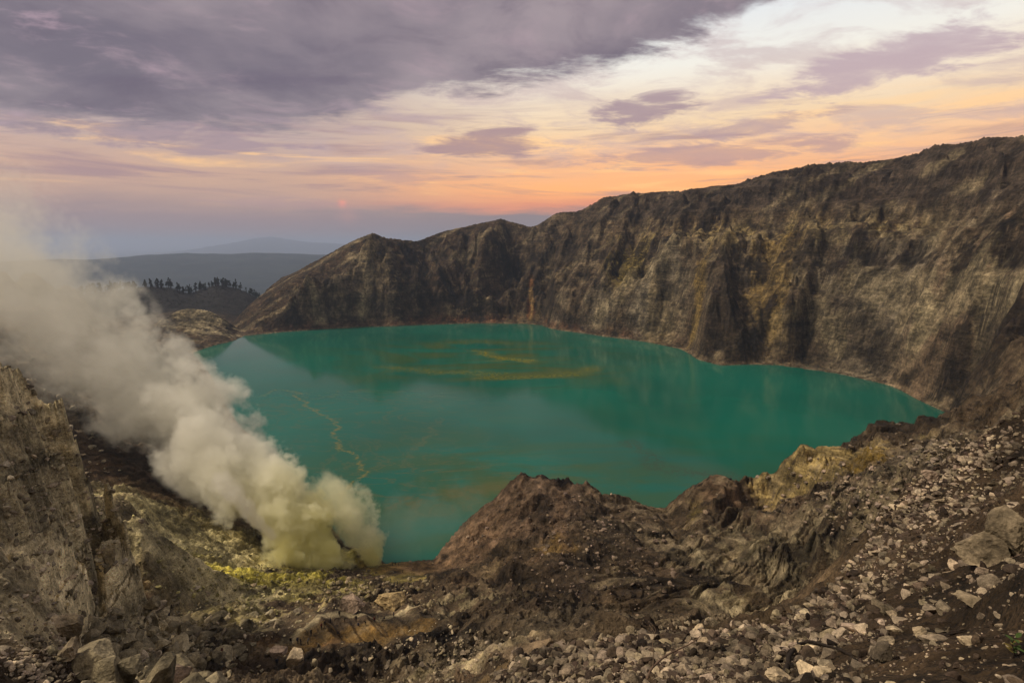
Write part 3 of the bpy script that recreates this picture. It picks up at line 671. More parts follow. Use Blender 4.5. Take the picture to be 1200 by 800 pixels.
# ------------------------------------------------------------------ lake
def lake():
    import bmesh
    c = Vector((-40, 520))
    pp = []
    for p in far_shore + list(reversed(near_shore))[1:] + list(reversed(west_shore))[1:-1]:
        v = Vector(wxy(p)); d = (v - c); pp.append(c + d * (1 + 16 / d.length))
    bm = bmesh.new()
    vs = [bm.verts.new((p.x, p.y, 0)) for p in pp]
    f = bm.faces.new(vs); bmesh.ops.triangulate(bm, faces=[f])
    if sum(ff.normal.z for ff in bm.faces) < 0: bmesh.ops.reverse_faces(bm, faces=bm.faces[:])
    me = bpy.data.meshes.new('lake_water'); bm.to_mesh(me); bm.free()
    o = bpy.data.objects.new('lake_water', me); COL.objects.link(o); o['kind'] = 'structure'
    m, nt, out = new_mat('acid_lake_water'); N = NT(nt)
    bs = N.n('ShaderNodeBsdfPrincipled'); N.l(bs.outputs[0], out.inputs[0])
    bs.inputs['Roughness'].default_value = 0.09; bs.inputs['Specular IOR Level'].default_value = 0.3; bs.inputs['IOR'].default_value = 1.333
    geo = N.n('ShaderNodeNewGeometry'); pos = geo.outputs['Position']
    # slow swirls of suspended minerals
    w1 = N.noise(pos, 0.006, 3, 0.5)
    mp = N.n('ShaderNodeMapping'); N.l(pos, mp.inputs[0]); mp.inputs['Scale'].default_value = (0.35, 1.0, 1.0); mp.inputs['Rotation'].default_value = (0, 0, R(8))
    sw = N.noise(mp.outputs[0], 0.011, 7, 0.6, 2.6)
    sw2 = N.noise(mp.outputs[0], 0.02, 6, 0.6, 4.0)
    sep = N.n('ShaderNodeSeparateXYZ'); N.l(pos, sep.inputs[0])
    def bl(p, rx, ry, rot=0):
        x, y = wxy(p)
        dx = N.math('SUBTRACT', sep.outputs[0], x); dy = N.math('SUBTRACT', sep.outputs[1], y)
        cr, sr = math.cos(rot), math.sin(rot)
        u = N.math('ADD', N.math('MULTIPLY', dx, cr / rx), N.math('MULTIPLY', dy, sr / rx)); v = N.math('ADD', N.math('MULTIPLY', dx, -sr / ry), N.math('MULTIPLY', dy, cr / ry))
        d = N.math('ADD', N.math('MULTIPLY', u, u), N.math('MULTIPLY', v, v))
        return N.math('POWER', 2.718, N.math('MULTIPLY', d, -1.0))
    base_c = N.mix(N.ss(w1, 0.35, 0.65), (0.006, 0.088, 0.064), (0.007, 0.118, 0.086))
    green = N.math('ADD', bl(Z(540, 420), 190, 120), bl(Z(600, 560), 160, 90), clamp=True)
    base_c = N.mix(N.math('MULTIPLY', N.math('MULTIPLY', green, N.ss(sw, 0.4, 0.62)), 0.95), base_c, (0.030, 0.080, 0.032))
    thin = N.ss(N.math('ABSOLUTE', N.math('SUBTRACT', sw2, 0.5)), 0.03, 0.0)
    olive = N.math('ADD', N.math('ADD', bl(Z(610, 437), 110, 40, 0.05), bl(Z(560, 408), 130, 60)), N.math('ADD', bl(Z(605, 421), 40, 22), bl(Z(560, 572), 40, 10, .25)), clamp=True)
    base_c = N.mix(N.math('MULTIPLY', N.math('MULTIPLY', olive, N.ss(sw, 0.46, 0.6)), 0.75), base_c, (0.075, 0.09, 0.024))
    yel = bl(Z(604, 421), 36, 16)
    base_c = N.mix(N.math('MULTIPLY', yel, N.ss(sw2, 0.45, 0.6)), base_c, (0.15, 0.13, 0.015))
    lf = N.math('ADD', bl(Z(400, 470), 120, 90), bl(Z(480, 560), 100, 50), clamp=True)
    base_c = N.mix(N.math('MULTIPLY', N.math('MULTIPLY', lf, thin), 0.5), base_c, (0.10, 0.095, 0.035))
    def streak(path, w0, jag, col, amt, c_in):
        best = None
        q = [Vector(wxy(Z(*p))) for p in path]
        ox = N.math('MULTIPLY', N.math('SUBTRACT', sw2, 0.5), jag); oy = N.math('MULTIPLY', N.math('SUBTRACT', sw, 0.5), jag)
        px_ = N.math('ADD', sep.outputs[0], ox); py_ = N.math('ADD', sep.outputs[1], oy)
        for a, b in zip(q[:-1], q[1:]):
            d = b - a; L2 = d.length_squared
            ux = N.math('SUBTRACT', px_, a.x); uy = N.math('SUBTRACT', py_, a.y)
            h = N.math('ADD', N.math('MULTIPLY', ux, d.x / L2), N.math('MULTIPLY', uy, d.y / L2), clamp=True)
            ex = N.math('SUBTRACT', ux, N.math('MULTIPLY', h, d.x)); ey = N.math('SUBTRACT', uy, N.math('MULTIPLY', h, d.y))
            dd = N.math('SQRT', N.math('ADD', N.math('MULTIPLY', ex, ex), N.math('MULTIPLY', ey, ey)))
            best = dd if best is None else N.math('MINIMUM', best, dd)
        fine = N.noise(pos, 0.25, 5, 0.65, 1.0)
        m_ = N.math('MULTIPLY', N.ss(best, w0, w0 * 0.1), N.ss(fine, 0.38, 0.6))
        return N.mix(N.math('MULTIPLY', m_, amt), c_in, col)
    base_c = streak([(345, 463), (358, 474), (385, 488), (396, 500), (392, 512), (398, 524), (418, 538), (429, 550), (422, 562), (404, 573), (395, 585)], 2.6, 26, (0.16, 0.145, 0.04), 0.85, base_c)
    base_c = streak([(300, 465), (330, 455), (352, 462)], 3.5, 30, (0.12, 0.12, 0.04), 0.6, base_c)
    base_c = streak([(455, 432), (520, 436), (600, 440), (660, 438), (694, 431)], 20, 90, (0.12, 0.125, 0.025), 0.85, base_c)
    base_c = streak([(520, 402), (560, 400), (610, 404), (634, 404)], 30, 90, (0.085, 0.105, 0.028), 0.8, base_c)
    base_c = streak([(560, 412), (590, 420), (620, 423)], 16, 60, (0.20, 0.165, 0.012), 0.85, base_c)
    base_c = streak([(455, 590), (520, 578), (560, 572), (600, 566)], 9, 40, (0.085, 0.085, 0.03), 0.6, base_c)
    base_c = streak([(740, 520), (770, 545), (800, 552), (850, 556)], 12, 30, (0.028, 0.055, 0.028), 0.7, base_c)
    base_c = streak([(480, 540), (500, 510), (520, 490)], 5, 30, (0.07, 0.10, 0.05), 0.6, base_c)
    N.l(base_c, bs.inputs['Base Color'])
    rp = N.noise(pos, 0.9, 4, 0.6); b = N.n('ShaderNodeBump'); b.inputs['Strength'].default_value = 0.05; b.inputs['Distance'].default_value = 0.3
    N.l(rp, b.inputs['Height']); N.l(b.outputs[0], bs.inputs['Normal'])
    o.data.materials.append(m)
    return o
lake()

# ------------------------------------------------------------------ sky
def world():
    w = bpy.data.worlds.new('World'); sc.world = w; w.use_nodes = True
    nt = w.node_tree; nt.nodes.clear(); N = NT(nt)
    out = N.n('ShaderNodeOutputWorld'); bg = N.n('ShaderNodeBackground'); N.l(bg.outputs[0], out.inputs[0])
    tc = N.n('ShaderNodeTexCoord'); sep = N.n('ShaderNodeSeparateXYZ'); N.l(tc.outputs['Generated'], sep.inputs[0])
    x, y, z = sep.outputs
    az = N.math('MULTIPLY', N.math('ARCTAN2', x, y), 57.2958)
    el = N.math('MULTIPLY', N.math('ARCSINE', z), 57.2958)
    # cloud layer coordinates: the layer is flat, so it crowds towards the horizon
    zz = N.math('ADD', N.math('MAXIMUM', z, 0.0), 0.11)
    cv = N.n('ShaderNodeCombineXYZ'); N.l(N.math('DIVIDE', x, zz), cv.inputs[0]); N.l(N.math('DIVIDE', y, zz), cv.inputs[1])
    mp = N.n('ShaderNodeMapping'); N.l(cv.outputs[0], mp.inputs[0]); mp.inputs['Rotation'].default_value = (0, 0, R(-24)); mp.inputs['Scale'].default_value = (0.8, 1.25, 1)
    n1 = N.noise(mp.outputs[0], 0.9, 10, 0.62, 0.35)
    n2 = N.noise(mp.outputs[0], 2.6, 10, 0.64, 0.4)
    n3 = N.noise(cv.outputs[0], 0.7, 7, 0.55, 0.3)
    def ramp(pairs, fac, lo, hi):
        r = N.n('ShaderNodeValToRGB'); cr = r.color_ramp
        while len(cr.elements) < len(pairs): cr.elements.new(0.5)
        for e, (p, c) in zip(cr.elements, pairs):
            e.position = (p - lo) / (hi - lo); e.color = (*srgb(*c), 1)
        t = N.n('ShaderNodeMapRange'); N.l(fac, t.inputs[0]); t.inputs[1].default_value = lo; t.inputs[2].default_value = hi
        N.l(t.outputs[0], r.inputs[0]); return r.outputs[0]
    eln = N.math('ADD', el, N.math('MULTIPLY', N.math('SUBTRACT', n1, 0.5), 3.0))
    left = ramp([(-6, (118, 108, 114)), (0, (128, 112, 116)), (2.5, (138, 117, 118)), (4.5, (172, 140, 124)), (6.5, (182, 147, 126)), (10, (166, 146, 140)), (16, (146, 131, 136)), (40, (125, 116, 128))], eln, -6, 40)
    right = ramp([(-6, (98, 96, 108)), (0, (118, 108, 112)), (3.0, (128, 112, 112)), (3.9, (212, 132, 96)), (5.6, (240, 165, 98)), (7.6, (224, 166, 118)), (12, (216, 188, 152)), (17, (212, 208, 198)), (24, (188, 197, 208)), (40, (150, 150, 165))], eln, -6, 40)
    base = N.mix(N.ss(az, -26, 6), left, right)
    # small level streaks near the horizon
    se = N.n('ShaderNodeCombineXYZ'); N.l(N.math('MULTIPLY', az, 0.045), se.inputs[0]); N.l(N.math('MULTIPLY', el, 0.55), se.inputs[1])
    st = N.noise(se.outputs[0], 1.0, 7, 0.6, 0.5)
    sm = N.math('MULTIPLY', N.ss(st, 0.5, 0.66), N.math('MULTIPLY', N.ss(el, 3.5, 6), N.ss(el, 16, 10)))
    base = N.mix(N.math('MULTIPLY', sm, 0.75), base, tuple(srgb(138, 112, 120)))
    lt = N.math('MULTIPLY', N.ss(st, 0.47, 0.36), N.math('MULTIPLY', N.ss(el, 4, 6), N.ss(el, 14, 9)))
    base = N.mix(N.math('MULTIPLY', lt, 0.55), base, tuple(srgb(238, 188, 120)))
    # veils on the right
    veil = N.math('MULTIPLY', N.ss(n2, 0.42, 0.62), N.ss(el, 6, 10))
    base = N.mix(N.math('MULTIPLY', veil, 0.55), base, tuple(srgb(168, 146, 148)))
    # the low haze bank: level band right over the horizon
    def glow(a0, e0, sa, se_):
        da = N.math('DIVIDE', N.math('SUBTRACT', az, a0), sa); de = N.math('DIVIDE', N.math('SUBTRACT', el, e0), se_)
        return N.math('POWER', 2.718, N.math('MULTIPLY', N.math('ADD', N.math('MULTIPLY', da, da), N.math('MULTIPLY', de, de)), -1.0))
    base = N.mix(N.math('MULTIPLY', glow(-17.8, 4.0, 0.4, 0.32), 0.7), base, tuple(srgb(240, 140, 112)))
    base = N.mix(N.math('MULTIPLY', glow(-17.3, 2.9, 1.0, 0.9), 0.2), base, tuple(srgb(200, 140, 124)))
    # separate mauve clouds
    def cl(a0, e0, sa, se_, tilt=0.0, amt=1.0, nn=n2, k=1.9):
        da = N.math('SUBTRACT', az, a0); de = N.math('SUBTRACT', N.math('SUBTRACT', el, e0), N.math('MULTIPLY', da, tilt))
        d = N.math('ADD', N.math('POWER', N.math('ABSOLUTE', N.math('DIVIDE', da, sa)), 2.0), N.math('POWER', N.math('ABSOLUTE', N.math('DIVIDE', de, se_)), 2.0))
        v = N.math('ADD', N.math('SUBTRACT', 1.0, d), N.math('MULTIPLY', N.math('SUBTRACT', nn, 0.5), k * 2.2))
        return N.math('MULTIPLY', N.ss(v, 0.15, 0.9), amt)
    for a0, e0, sa, se_, tilt, amt, c in ((13.5, 13.2, 6.5, 1.9, 0.06, 0.8, (138, 116, 126)), (-3, 10.3, 8, 2.2, 0.02, 0.75, (140, 112, 118)), (36, 15.0, 12, 2.6, 0.16, 0.7, (160, 138, 148)),
                                          (20, 8.6, 16, 1.3, 0.03, 0.7, (168, 132, 126)), (24, 10.8, 9, 1.0, 0.15, 0.6, (160, 132, 132)), (-33, 9.5, 14, 2.0, 0, 0.6, (132, 112, 124)), (-24, 3.9, 9, 0.7, 0, .35, (150, 122, 128)),
                                          (11, 5.2, 3.0, 0.35, 0, .6, (160, 124, 116)), (-12, 6.6, 7, .8, 0, .5, (160, 126, 126))):
        base = N.mix(cl(a0, e0, sa, se_, tilt, amt), base, tuple(srgb(*c)))
    # thunder-purple bank, its lower edge climbing to the right
    cr = N.n('ShaderNodeFloatCurve'); cm = cr.mapping
    pts_ = [(-60, 8), (-44, 9.0), (-33, 9.6), (-24, 9.8), (-19, 10.5), (-14, 12.6), (-8, 14.0), (3, 16.6), (16, 18.4), (30, 22.0), (38, 28), (60, 42)]
    cu = cm.curves[0]
    while len(cu.points) < len(pts_): cu.points.new(0.5, 0.5)
    for p, (a, e) in zip(cu.points, pts_): p.location = ((a + 60) / 120, e / 50); p.handle_type = 'AUTO'
    cm.update()
    t = N.n('ShaderNodeMapRange'); N.l(az, t.inputs[0]); t.inputs[1].default_value = -60; t.inputs[2].default_value = 60
    N.l(t.outputs[0], cr.inputs['Value'])
    edge = N.math('MULTIPLY', cr.outputs[0], 50.0)
    dd = N.math('ADD', N.math('SUBTRACT', el, edge), N.math('ADD', N.math('MULTIPLY', N.math('SUBTRACT', n1, 0.5), 9.0), N.math('MULTIPLY', N.math('SUBTRACT', n2, 0.5), 6.0)))
    bank = N.ss(dd, -0.4, 1.5)
    c_dark = N.mix(N.ss(n3, 0.35, 0.65), tuple(srgb(97, 89, 100)), tuple(srgb(140, 127, 131)))
    n4 = N.noise(cv.outputs[0], 2.2, 9, 0.62, 0.5)
    c_dark = N.mix(N.math('MULTIPLY', N.ss(n1, 0.48, 0.66), 0.7), c_dark, tuple(srgb(86, 76, 92)))
    c_dark = N.mix(N.math('MULTIPLY', N.ss(n4, 0.5, 0.7), 0.5), c_dark, tuple(srgb(160, 138, 144)))
    c_dark = N.mix(N.math('MULTIPLY', N.ss(n4, 0.5, 0.3), 0.45), c_dark, tuple(srgb(84, 74, 88)))
    c_dark = N.mix(N.math('MULTIPLY', N.ss(n2, 0.55, 0.72), N.math('MULTIPLY', N.ss(az, -20, -42), 0.6)), c_dark, tuple(srgb(165, 140, 150)))
    # high overhead and behind the viewer the cloud deck is a brighter, even grey
    c_dark = N.mix(N.ss(el, 26, 60), c_dark, tuple(srgb(140, 131, 124)))
    base = N.mix(bank, base, c_dark)
    back = N.ss(y, 0.15, -0.5)
    base = N.mix(N.math('MULTIPLY', back, N.ss(el, 0, 12)), base, tuple(srgb(150, 138, 126)))
    # physical sky, very weak, under everything
    sky = N.n('ShaderNodeTexSky', sky_type='NISHITA'); sky.sun_disc = False; sky.sun_elevation = SUN_EL; sky.sun_rotation = SUN_AZ; sky.air_density = 1.4; sky.dust_density = 3
    add = N.n('ShaderNodeVectorMath', operation='SCALE'); N.l(sky.outputs[0], add.inputs[0]); add.inputs[3].default_value = 0.06
    sm_ = N.n('ShaderNodeVectorMath', operation='SCALE'); N.l(base, sm_.inputs[0]); sm_.inputs[3].default_value = SKY_K
    tot = N.mix(0.05, sm_.outputs[0], add.outputs[0])
    N.l(tot, bg.inputs[0]); bg.inputs[1].default_value = 1.0
SUN_EL = R(48); SUN_AZ = R(-86); SKY_K = 1.32
world()
sd = bpy.data.lights.new('sun', 'SUN'); sd.energy = 2.9; sd.angle = R(11); sd.color = (1.0, 0.86, 0.66)
so = bpy.data.objects.new('sun', sd); COL.objects.link(so)
# azimuth from +Y towards +X; lamp shines down -Z of the object
dirv = Vector((math.sin(SUN_AZ) * math.cos(SUN_EL), math.cos(SUN_AZ) * math.cos(SUN_EL), math.sin(SUN_EL)))
so.rotation_euler = dirv.to_track_quat('Z', 'Y').to_euler()

import bmesh
def tag(o, label=None, cat=None, group=None, kind=None):
    if label: o['label'] = label
    if cat: o['category'] = cat
    if group: o['group'] = group
    if kind: o['kind'] = kind
    return o
def link(name, me, parent=None):
    o = bpy.data.objects.new(name, me); COL.objects.link(o)
    if parent: o.parent = parent
    return o
def np_mesh(name, co, faces, n=3, smooth=False, mat=None, matidx=None):
    me = bpy.data.meshes.new(name)
    me.vertices.add(len(co)); me.vertices.foreach_set('co', np.asarray(co, np.float32).reshape(-1))
    f = np.asarray(faces, np.int32)
    me.loops.add(f.size); me.loops.foreach_set('vertex_index', f.reshape(-1))
    me.polygons.add(len(f)); me.polygons.foreach_set('loop_start', np.arange(0, f.size, n, dtype=np.int32))
    me.polygons.foreach_set('use_smooth', np.full(len(f), smooth))
    if matidx is not None: me.polygons.foreach_set('material_index', np.asarray(matidx, np.int32))
    me.update(calc_edges=True)
    for m in (mat if isinstance(mat, (list, tuple)) else [mat] if mat else []): me.materials.append(m)
    return me

# ---- rocks
def rock_arrays(seed, sub, flat=1.0, cuts=9):
    bm = bmesh.new(); bmesh.ops.create_icosphere(bm, subdivisions=sub, radius=1.0)
    co = np.array([v.co[:] for v in bm.verts]); fa = np.array([[v.index for v in f.verts] for f in bm.faces]); bm.free()
    rs = np.random.RandomState(seed)
    for _ in range(cuts):
        n = rs.normal(size=3); n /= np.linalg.norm(n); d = rs.uniform(0.34, 0.74)
        k = np.maximum(co @ n - d, 0); co -= np.outer(k * 0.97, n)
    s = rs.uniform(0.75, 1.25, 3) * np.array([1, 1, flat]); co *= s
    nn = fbm((co[:, 0] * 1.7 + co[:, 2]).astype(np.float32), (co[:, 1] * 1.7 - co[:, 2]).astype(np.float32), 3, seed)
    co *= (1 + 0.10 * nn)[:, None]
    return co, fa
M_ROCK = rock_material('scree_rock', False, (0.22, 0.174, 0.122), scale=3.0, bump=0.35, spread=0.38)
M_ROCKV = rock_material('valley_rock', False, (0.21, 0.175, 0.11), scale=0.6, bump=0.5, spread=0.35)
M_PALE = rock_material('pale_rock', False, (0.40, 0.315, 0.205), scale=1.2, bump=0.4, spread=0.1)
M_PINK = rock_material('pink_grey_rock', False, (0.31, 0.23, 0.17), scale=0.5, bump=0.6, spread=0.1)
M_OCHR = rock_material('ochre_rock', False, (0.30, 0.22, 0.11), scale=0.5, bump=0.6, spread=0.1)
M_OCHR2 = rock_material('brown_earthy_rock', False, (0.125, 0.09, 0.055), scale=0.5, bump=0.8, spread=0.1)
M_YEL = rock_material('sulphur_rock', False, (0.27, 0.24, 0.10), scale=0.8, bump=0.4, spread=0.3)
def rubble_material(name, a, b, scale):
    """stones of many tints: colour stored per stone"""
    m = rock_material(name, True, scale=scale, bump=0.3); return m
M_RUB = rubble_material('rubble_stone', 0, 0, 3.0)

rs = np.random.RandomState(11)
def surf(az, r):
    x, y = r * math.sin(az), r * math.cos(az)
    return x, y, ground_z(x, y)
protos = [rock_arrays(100 + i, 3, 0.75, 11) for i in range(8)]
pm = [np_mesh('rock', *p, mat=M_ROCK) for p in protos]
pmv = [np_mesh('rock', *p, mat=M_ROCKV) for p in protos]
pmy = [np_mesh('rock', *p, mat=M_YEL) for p in protos]
small1 = [rock_arrays(200 + i, 2, 0.75, 9) for i in range(6)]
small0 = [rock_arrays(300 + i, 1, 0.8, 6) for i in range(6)]

def rot_z(a): return np.array([[math.cos(a), -math.sin(a), 0], [math.sin(a), math.cos(a), 0], [0, 0, 1]])
def rot_x(a): return np.array([[1, 0, 0], [0, math.cos(a), -math.sin(a)], [0, math.sin(a), math.cos(a)]])
cand = []
cs_az = [p[0] for p in crest_scree]; cs_r = [p[1] for p in crest_scree]
clump = lambda x, y: fbm(np.float32([x / 2.2]), np.float32([y / 2.2]), 2, 5)[0]
n_try = 0
AZS = rs.uniform(R(-6), R(50), 95000); US_ = rs.rand(95000)
for i in range(95000):
    az = AZS[i]; cr_ = float(np.interp(az, cs_az, cs_r))
    r = math.sqrt(5.0 ** 2 + US_[i] * ((cr_ * 1.03) ** 2 - 5.0 ** 2))
    # more stones per square metre close by, where smaller ones can be seen
    if rs.rand() > min(1, (11.0 / r) ** 0.95) : continue
    x, y = r * math.sin(az), r * math.cos(az)
    smin = max(0.016, 0.0019 * r)
    s = smin * (1 - rs.rand()) ** (-1 / 2.1)
    s = min(s, 0.36)
    if s > 0.017 * r + 0.05: s = rs.uniform(0.4, 1) * (0.017 * r + 0.05)
    if s < 0.14 and clump(x, y) < (-0.4 if r < 14 else -0.12) + 0.25 * (az < R(12)): continue
    cand.append((s / r, s, x, y, az, r))
cand.sort(reverse=True)
print('scree stones', len(cand), round(time.time() - T0, 1))
def place_rock(me, x, y, s, name='rock', sink=0.35, z=None, rot=None):
    o = link(name, me)
    o.location = (x, y, (ground_z(x, y) if z is None else z) + s * (0.5 - sink))
    o.rotation_euler = rot or (rs.uniform(-.5, .5), rs.uniform(-.5, .5), rs.uniform(0, 6.28))
    o.scale = (s, s, s) if not hasattr(s, '__len__') else s
    return o
NIND = 149
for k, (q, s, x, y, az, r) in enumerate(cand[:NIND]):
    o = place_rock(pm[rs.randint(8)], x, y, s)
    tag(o, 'angular grey brown stone lying loose among others in the near scree slope', 'rock', 'loose stones of the near scree slope')
nb_ = 0
while nb_ < 26:
    az = R(rs.uniform(8, 47)); r = rs.uniform(14, 0.95 * float(np.interp(az, cs_az, cs_r))); x, y = r * math.sin(az), r * math.cos(az)
    s = rs.uniform(0.28, 0.62) * (r / 26) ** 0.5
    tag(place_rock(pm[rs.randint(8)], x, y, s, sink=0.75), 'half buried grey brown block standing out of the near scree slope', 'rock', 'half buried blocks of the near scree slope'); nb_ += 1
def joined(name, items, mat, cols, label, cat):
    """items: (s, x, y, z, tint)"""
    C_, F_, K_ = [], [], []; off = 0
    for (s, x, y, zz, tint, hi) in items:
        co, fa = (small1 if hi else small0)[rs.randint(6)]
        M = rot_z(rs.uniform(0, 6.28)) @ rot_x(rs.uniform(-.7, .7))
        c = co @ M.T * s * rs.uniform(0.8, 1.2, 3) + (x, y, zz + 0.15 * s)
        C_.append(c); F_.append(fa + off); off += len(c); K_.append(np.repeat([tint], len(c), 0))
    me = np_mesh(name, np.concatenate(C_), np.concatenate(F_), mat=mat)
    col = np.concatenate(K_); col = np.concatenate([col, np.ones((len(col), 1))], 1).astype(np.float32)
    a = me.color_attributes.new('rock_colour', 'FLOAT_COLOR', 'POINT'); a.data.foreach_set('color', col.reshape(-1))
    return tag(link(name, me), label, cat, kind='stuff')
def tint(base, sp):
    v = 1 + rs.uniform(-sp, sp); return [base[0] * v, base[1] * v * rs.uniform(.96, 1.03), base[2] * v * rs.uniform(.9, 1.06)]
items = []
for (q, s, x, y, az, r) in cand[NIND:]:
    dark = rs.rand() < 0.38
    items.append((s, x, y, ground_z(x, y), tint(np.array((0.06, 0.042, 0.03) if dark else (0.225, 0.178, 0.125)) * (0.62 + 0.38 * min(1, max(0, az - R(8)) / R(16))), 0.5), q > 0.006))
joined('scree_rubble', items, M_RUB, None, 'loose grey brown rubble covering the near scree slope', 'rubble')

# valley boulders and rubble, region by region
LEDGE = [(341, 750), (349, 750), (353, 752), (361, 752), (365, 741), (377, 733), (381, 731), (387.5, 726), (396, 740), (398, 718), (404, 726), (417.5, 724), (420, 731), (429, 729), (439, 725), (443, 723), (451, 722), (461.5, 719)]
KEEP = [(q_.x, q_.y) for q_ in (find(a_, b_ + 4, 90) for a_, b_ in LEDGE + [(458, 678), (462, 683), (466, 681), (460, 659), (467, 659), (472, 667), (484, 665), (360, 681)]) if q_]
def scatter(n, cx, cy, spx, spy, smin, smax, a=1.6, rng=(40, 400)):
    out = []
    for _ in range(n * 4):
        if len(out) >= n: break
        px, py = rs.normal(cx, spx), rs.normal(cy, spy)
        p = find(px, py, 36)
        if p is None: continue
        d = math.hypot(p.x, p.y)
        if not (rng[0] < d < rng[1]) or p.z < 1.0: continue
        s = min(smin * (1 - rs.rand()) ** (-1 / a), smax)
        if any((p.x - u) ** 2 / 4 + (p.y - v) ** 2 / 16 < (1.2 + s) ** 2 for u, v in KEEP): continue
        out.append((s, p.x, p.y, p.z, d))
    return out
vb = scatter(420, 200, 755, 55, 24, 0.35, 2.3) + scatter(150, 330, 735, 60, 22, 0.25, 1.3) + scatter(120, 120, 770, 20, 22, 0.3, 1.6)
vb.sort(key=lambda t: -t[0] / t[4])
for (s, x, y, z, d) in vb[:85]:
    tag(place_rock(pmv[rs.randint(8)], x, y, s), 'blocky grey green boulder lying in the boulder field on the valley floor', 'rock', 'boulders of the valley floor')
yl = scatter(420, 300, 690, 50, 18, 0.16, 0.9, rng=(130, 300)) + scatter(260, 240, 640, 45, 30, 0.16, 0.7, rng=(150, 300)) + scatter(120, 350, 655, 26, 10, 0.25, 1.0, rng=(150, 300))
yl.sort(key=lambda t: -t[0] / t[4])
for (s, x, y, z, d) in yl[:38]:
    tag(place_rock(pmy[rs.randint(8)], x, y, s), 'small sulphur stained stone on the yellow slope below the smoke', 'rock', 'sulphur stained stones of the slope')
items = []
for (s, x, y, z, d) in vb[85:]: items.append((s, x, y, z, tint((0.25, 0.21, 0.14), .3), s / d > .006))
for (s, x, y, z, d) in yl[38:]: items.append((s, x, y, z, tint((0.27, 0.24, 0.11), .35), False))
for (cx, cy, sx, sy, n, col) in ((430, 690, 50, 14, 350, (0.2, 0.16, 0.1)), (520, 770, 50, 18, 420, (0.27, 0.22, 0.15)), (880, 740, 60, 10, 160, (0.2, 0.16, 0.11)), (1060, 630, 30, 24, 160, (0.24, 0.19, 0.14)), (1000, 580, 60, 24, 260, (0.22, 0.17, 0.125)),
                             (1120, 540, 40, 18, 300, (0.2, 0.16, 0.12)), (700, 650, 60, 40, 380, (0.18, 0.135, 0.1)), (50, 620, 40, 90, 420, (0.27, 0.225, 0.16)), (40, 775, 30, 16, 500, (0.26, 0.21, 0.15)), (120, 640, 16, 60, 160, (0.3, 0.25, 0.18))):
    for (s, x, y, z, d) in scatter(n, cx, cy, sx, sy, 0.0022 * 110, 0.9): items.append((s * d / 130, x, y, z, tint(col, .4), s / d > .006))
joined('valley_rubble', items, M_RUB, None, 'loose rubble and small stones strewn over the crater floor and slopes', 'rubble')
print('rubble', round(time.time() - T0, 1))

# ---- boulders one can point at
def boulder(px, py, wpx, hpx, mat, label, seed, rmin=4, cuts=10, noise_amp=0.10, rz=0.0, sink=0.25, name='boulder', sub=4):
    p = find(px, py + hpx * 0.35, rmin)
    d = math.hypot(p.x, p.y); dep = d * math.cos(math.atan2(p.x, p.y)) * CP + (CAMZ - p.z) * SP
    w = wpx * dep / 600 / 2; h = hpx * dep / 600 / 2
    co, fa = rock_arrays(seed, sub, 1.0, cuts + 8)
    co = co / np.abs(co).max(0)
    n = fbm((co[:, 0] * 2 + co[:, 2]).astype(np.float32), (co[:, 1] * 2 - co[:, 2] * 1.5).astype(np.float32), 5, seed)
    co *= (1 + noise_amp * n)[:, None]
    ly = co[:, 2] * 5.5 + co[:, 0] * 2.2 + 0.6 * n
    co *= (1 + 0.10 * ((ly - np.floor(ly)) ** 2 - .3))[:, None] * np.array([1, 1, .3]) + np.array([0, 0, .7])
    co *= (w, (w + h) / 2 * 0.95, h * 1.1)
    o = link(name, np_mesh(name, co, fa, mat=mat, smooth=False))
    o.location = (p.x, p.y, p.z + h * (0.8 - sink)); o.rotation_euler = (0, 0, -math.atan2(p.x, p.y) + rz)
    return tag(o, label, 'boulder')
B = boulder
B(1157, 642, 62, 56, M_PALE, 'large layered pale boulder with a crack beside it on the right slope', 501, cuts=7)
B(1188, 628, 56, 66, M_PALE, 'tall pale boulder at the right frame edge behind the layered one', 502, cuts=7)
B(1142, 702, 40, 15, M_PALE, 'flat pale slab lying in the scree below the large layered boulder', 503)
B(1052, 628, 21, 10, M_PALE, 'flat pale stone alone on the dark layered ground left of the scree', 504, rmin=45)
B(1078, 741, 18, 14, M_PALE, 'squarish pale stone left of the small slab in the scree', 506)
B(1134, 749, 24, 14, M_PALE, 'wedge shaped pale stone above the twigs on the near scree', 507)
B(1033, 764, 26, 34, M_ROCK, 'upright blocky grey stone in the near scree', 508)
B(945, 783, 30, 20, M_PALE, 'rounded pale stone right of the dark root', 509)
B(912, 790, 30, 18, M_PALE, 'smooth pale stone at the lower edge below the dark root', 510)
B(965, 786, 24, 16, M_PALE, 'flat pale stone touching the rounded one right of the root', 511)
B(828, 740, 13, 12, M_ROCK, 'single round stone on the flat brown ground beyond the scree crest', 512, rmin=40)
B(872, 762, 30, 16, M_ROCK, 'long grey stone lying along the top of the scree crest', 513)
B(803, 782, 20, 20, M_ROCK, 'blocky stone beside the dead branch on the scree', 514)
B(740, 783, 18, 10, M_PALE, 'small pale flat stone left of the dead branch', 515)
B(345, 771, 21, 24, M_PALE, 'pale upright boulder below the left end of the ledge with people', 516, rmin=60)
B(328, 762, 20, 12, M_PINK, 'low brownish boulder leaning on the pale one below the ledge', 517, rmin=60)
B(413, 708, 30, 23, M_PINK, 'cracked pink grey boulder standing behind the people on the ledge', 518, rmin=100, cuts=8)
B(462, 700, 44, 22, M_OCHR, 'broad ochre boulder right of the cracked pink one', 519, rmin=100, noise_amp=.25)
B(80, 741, 34, 36, M_PALE, 'large smooth pale boulder at the foot of the left cliff', 520, rmin=40, cuts=7)
B(82, 762, 22, 20, M_PALE, 'smaller pale boulder under the large smooth one by the left cliff', 521, rmin=40)
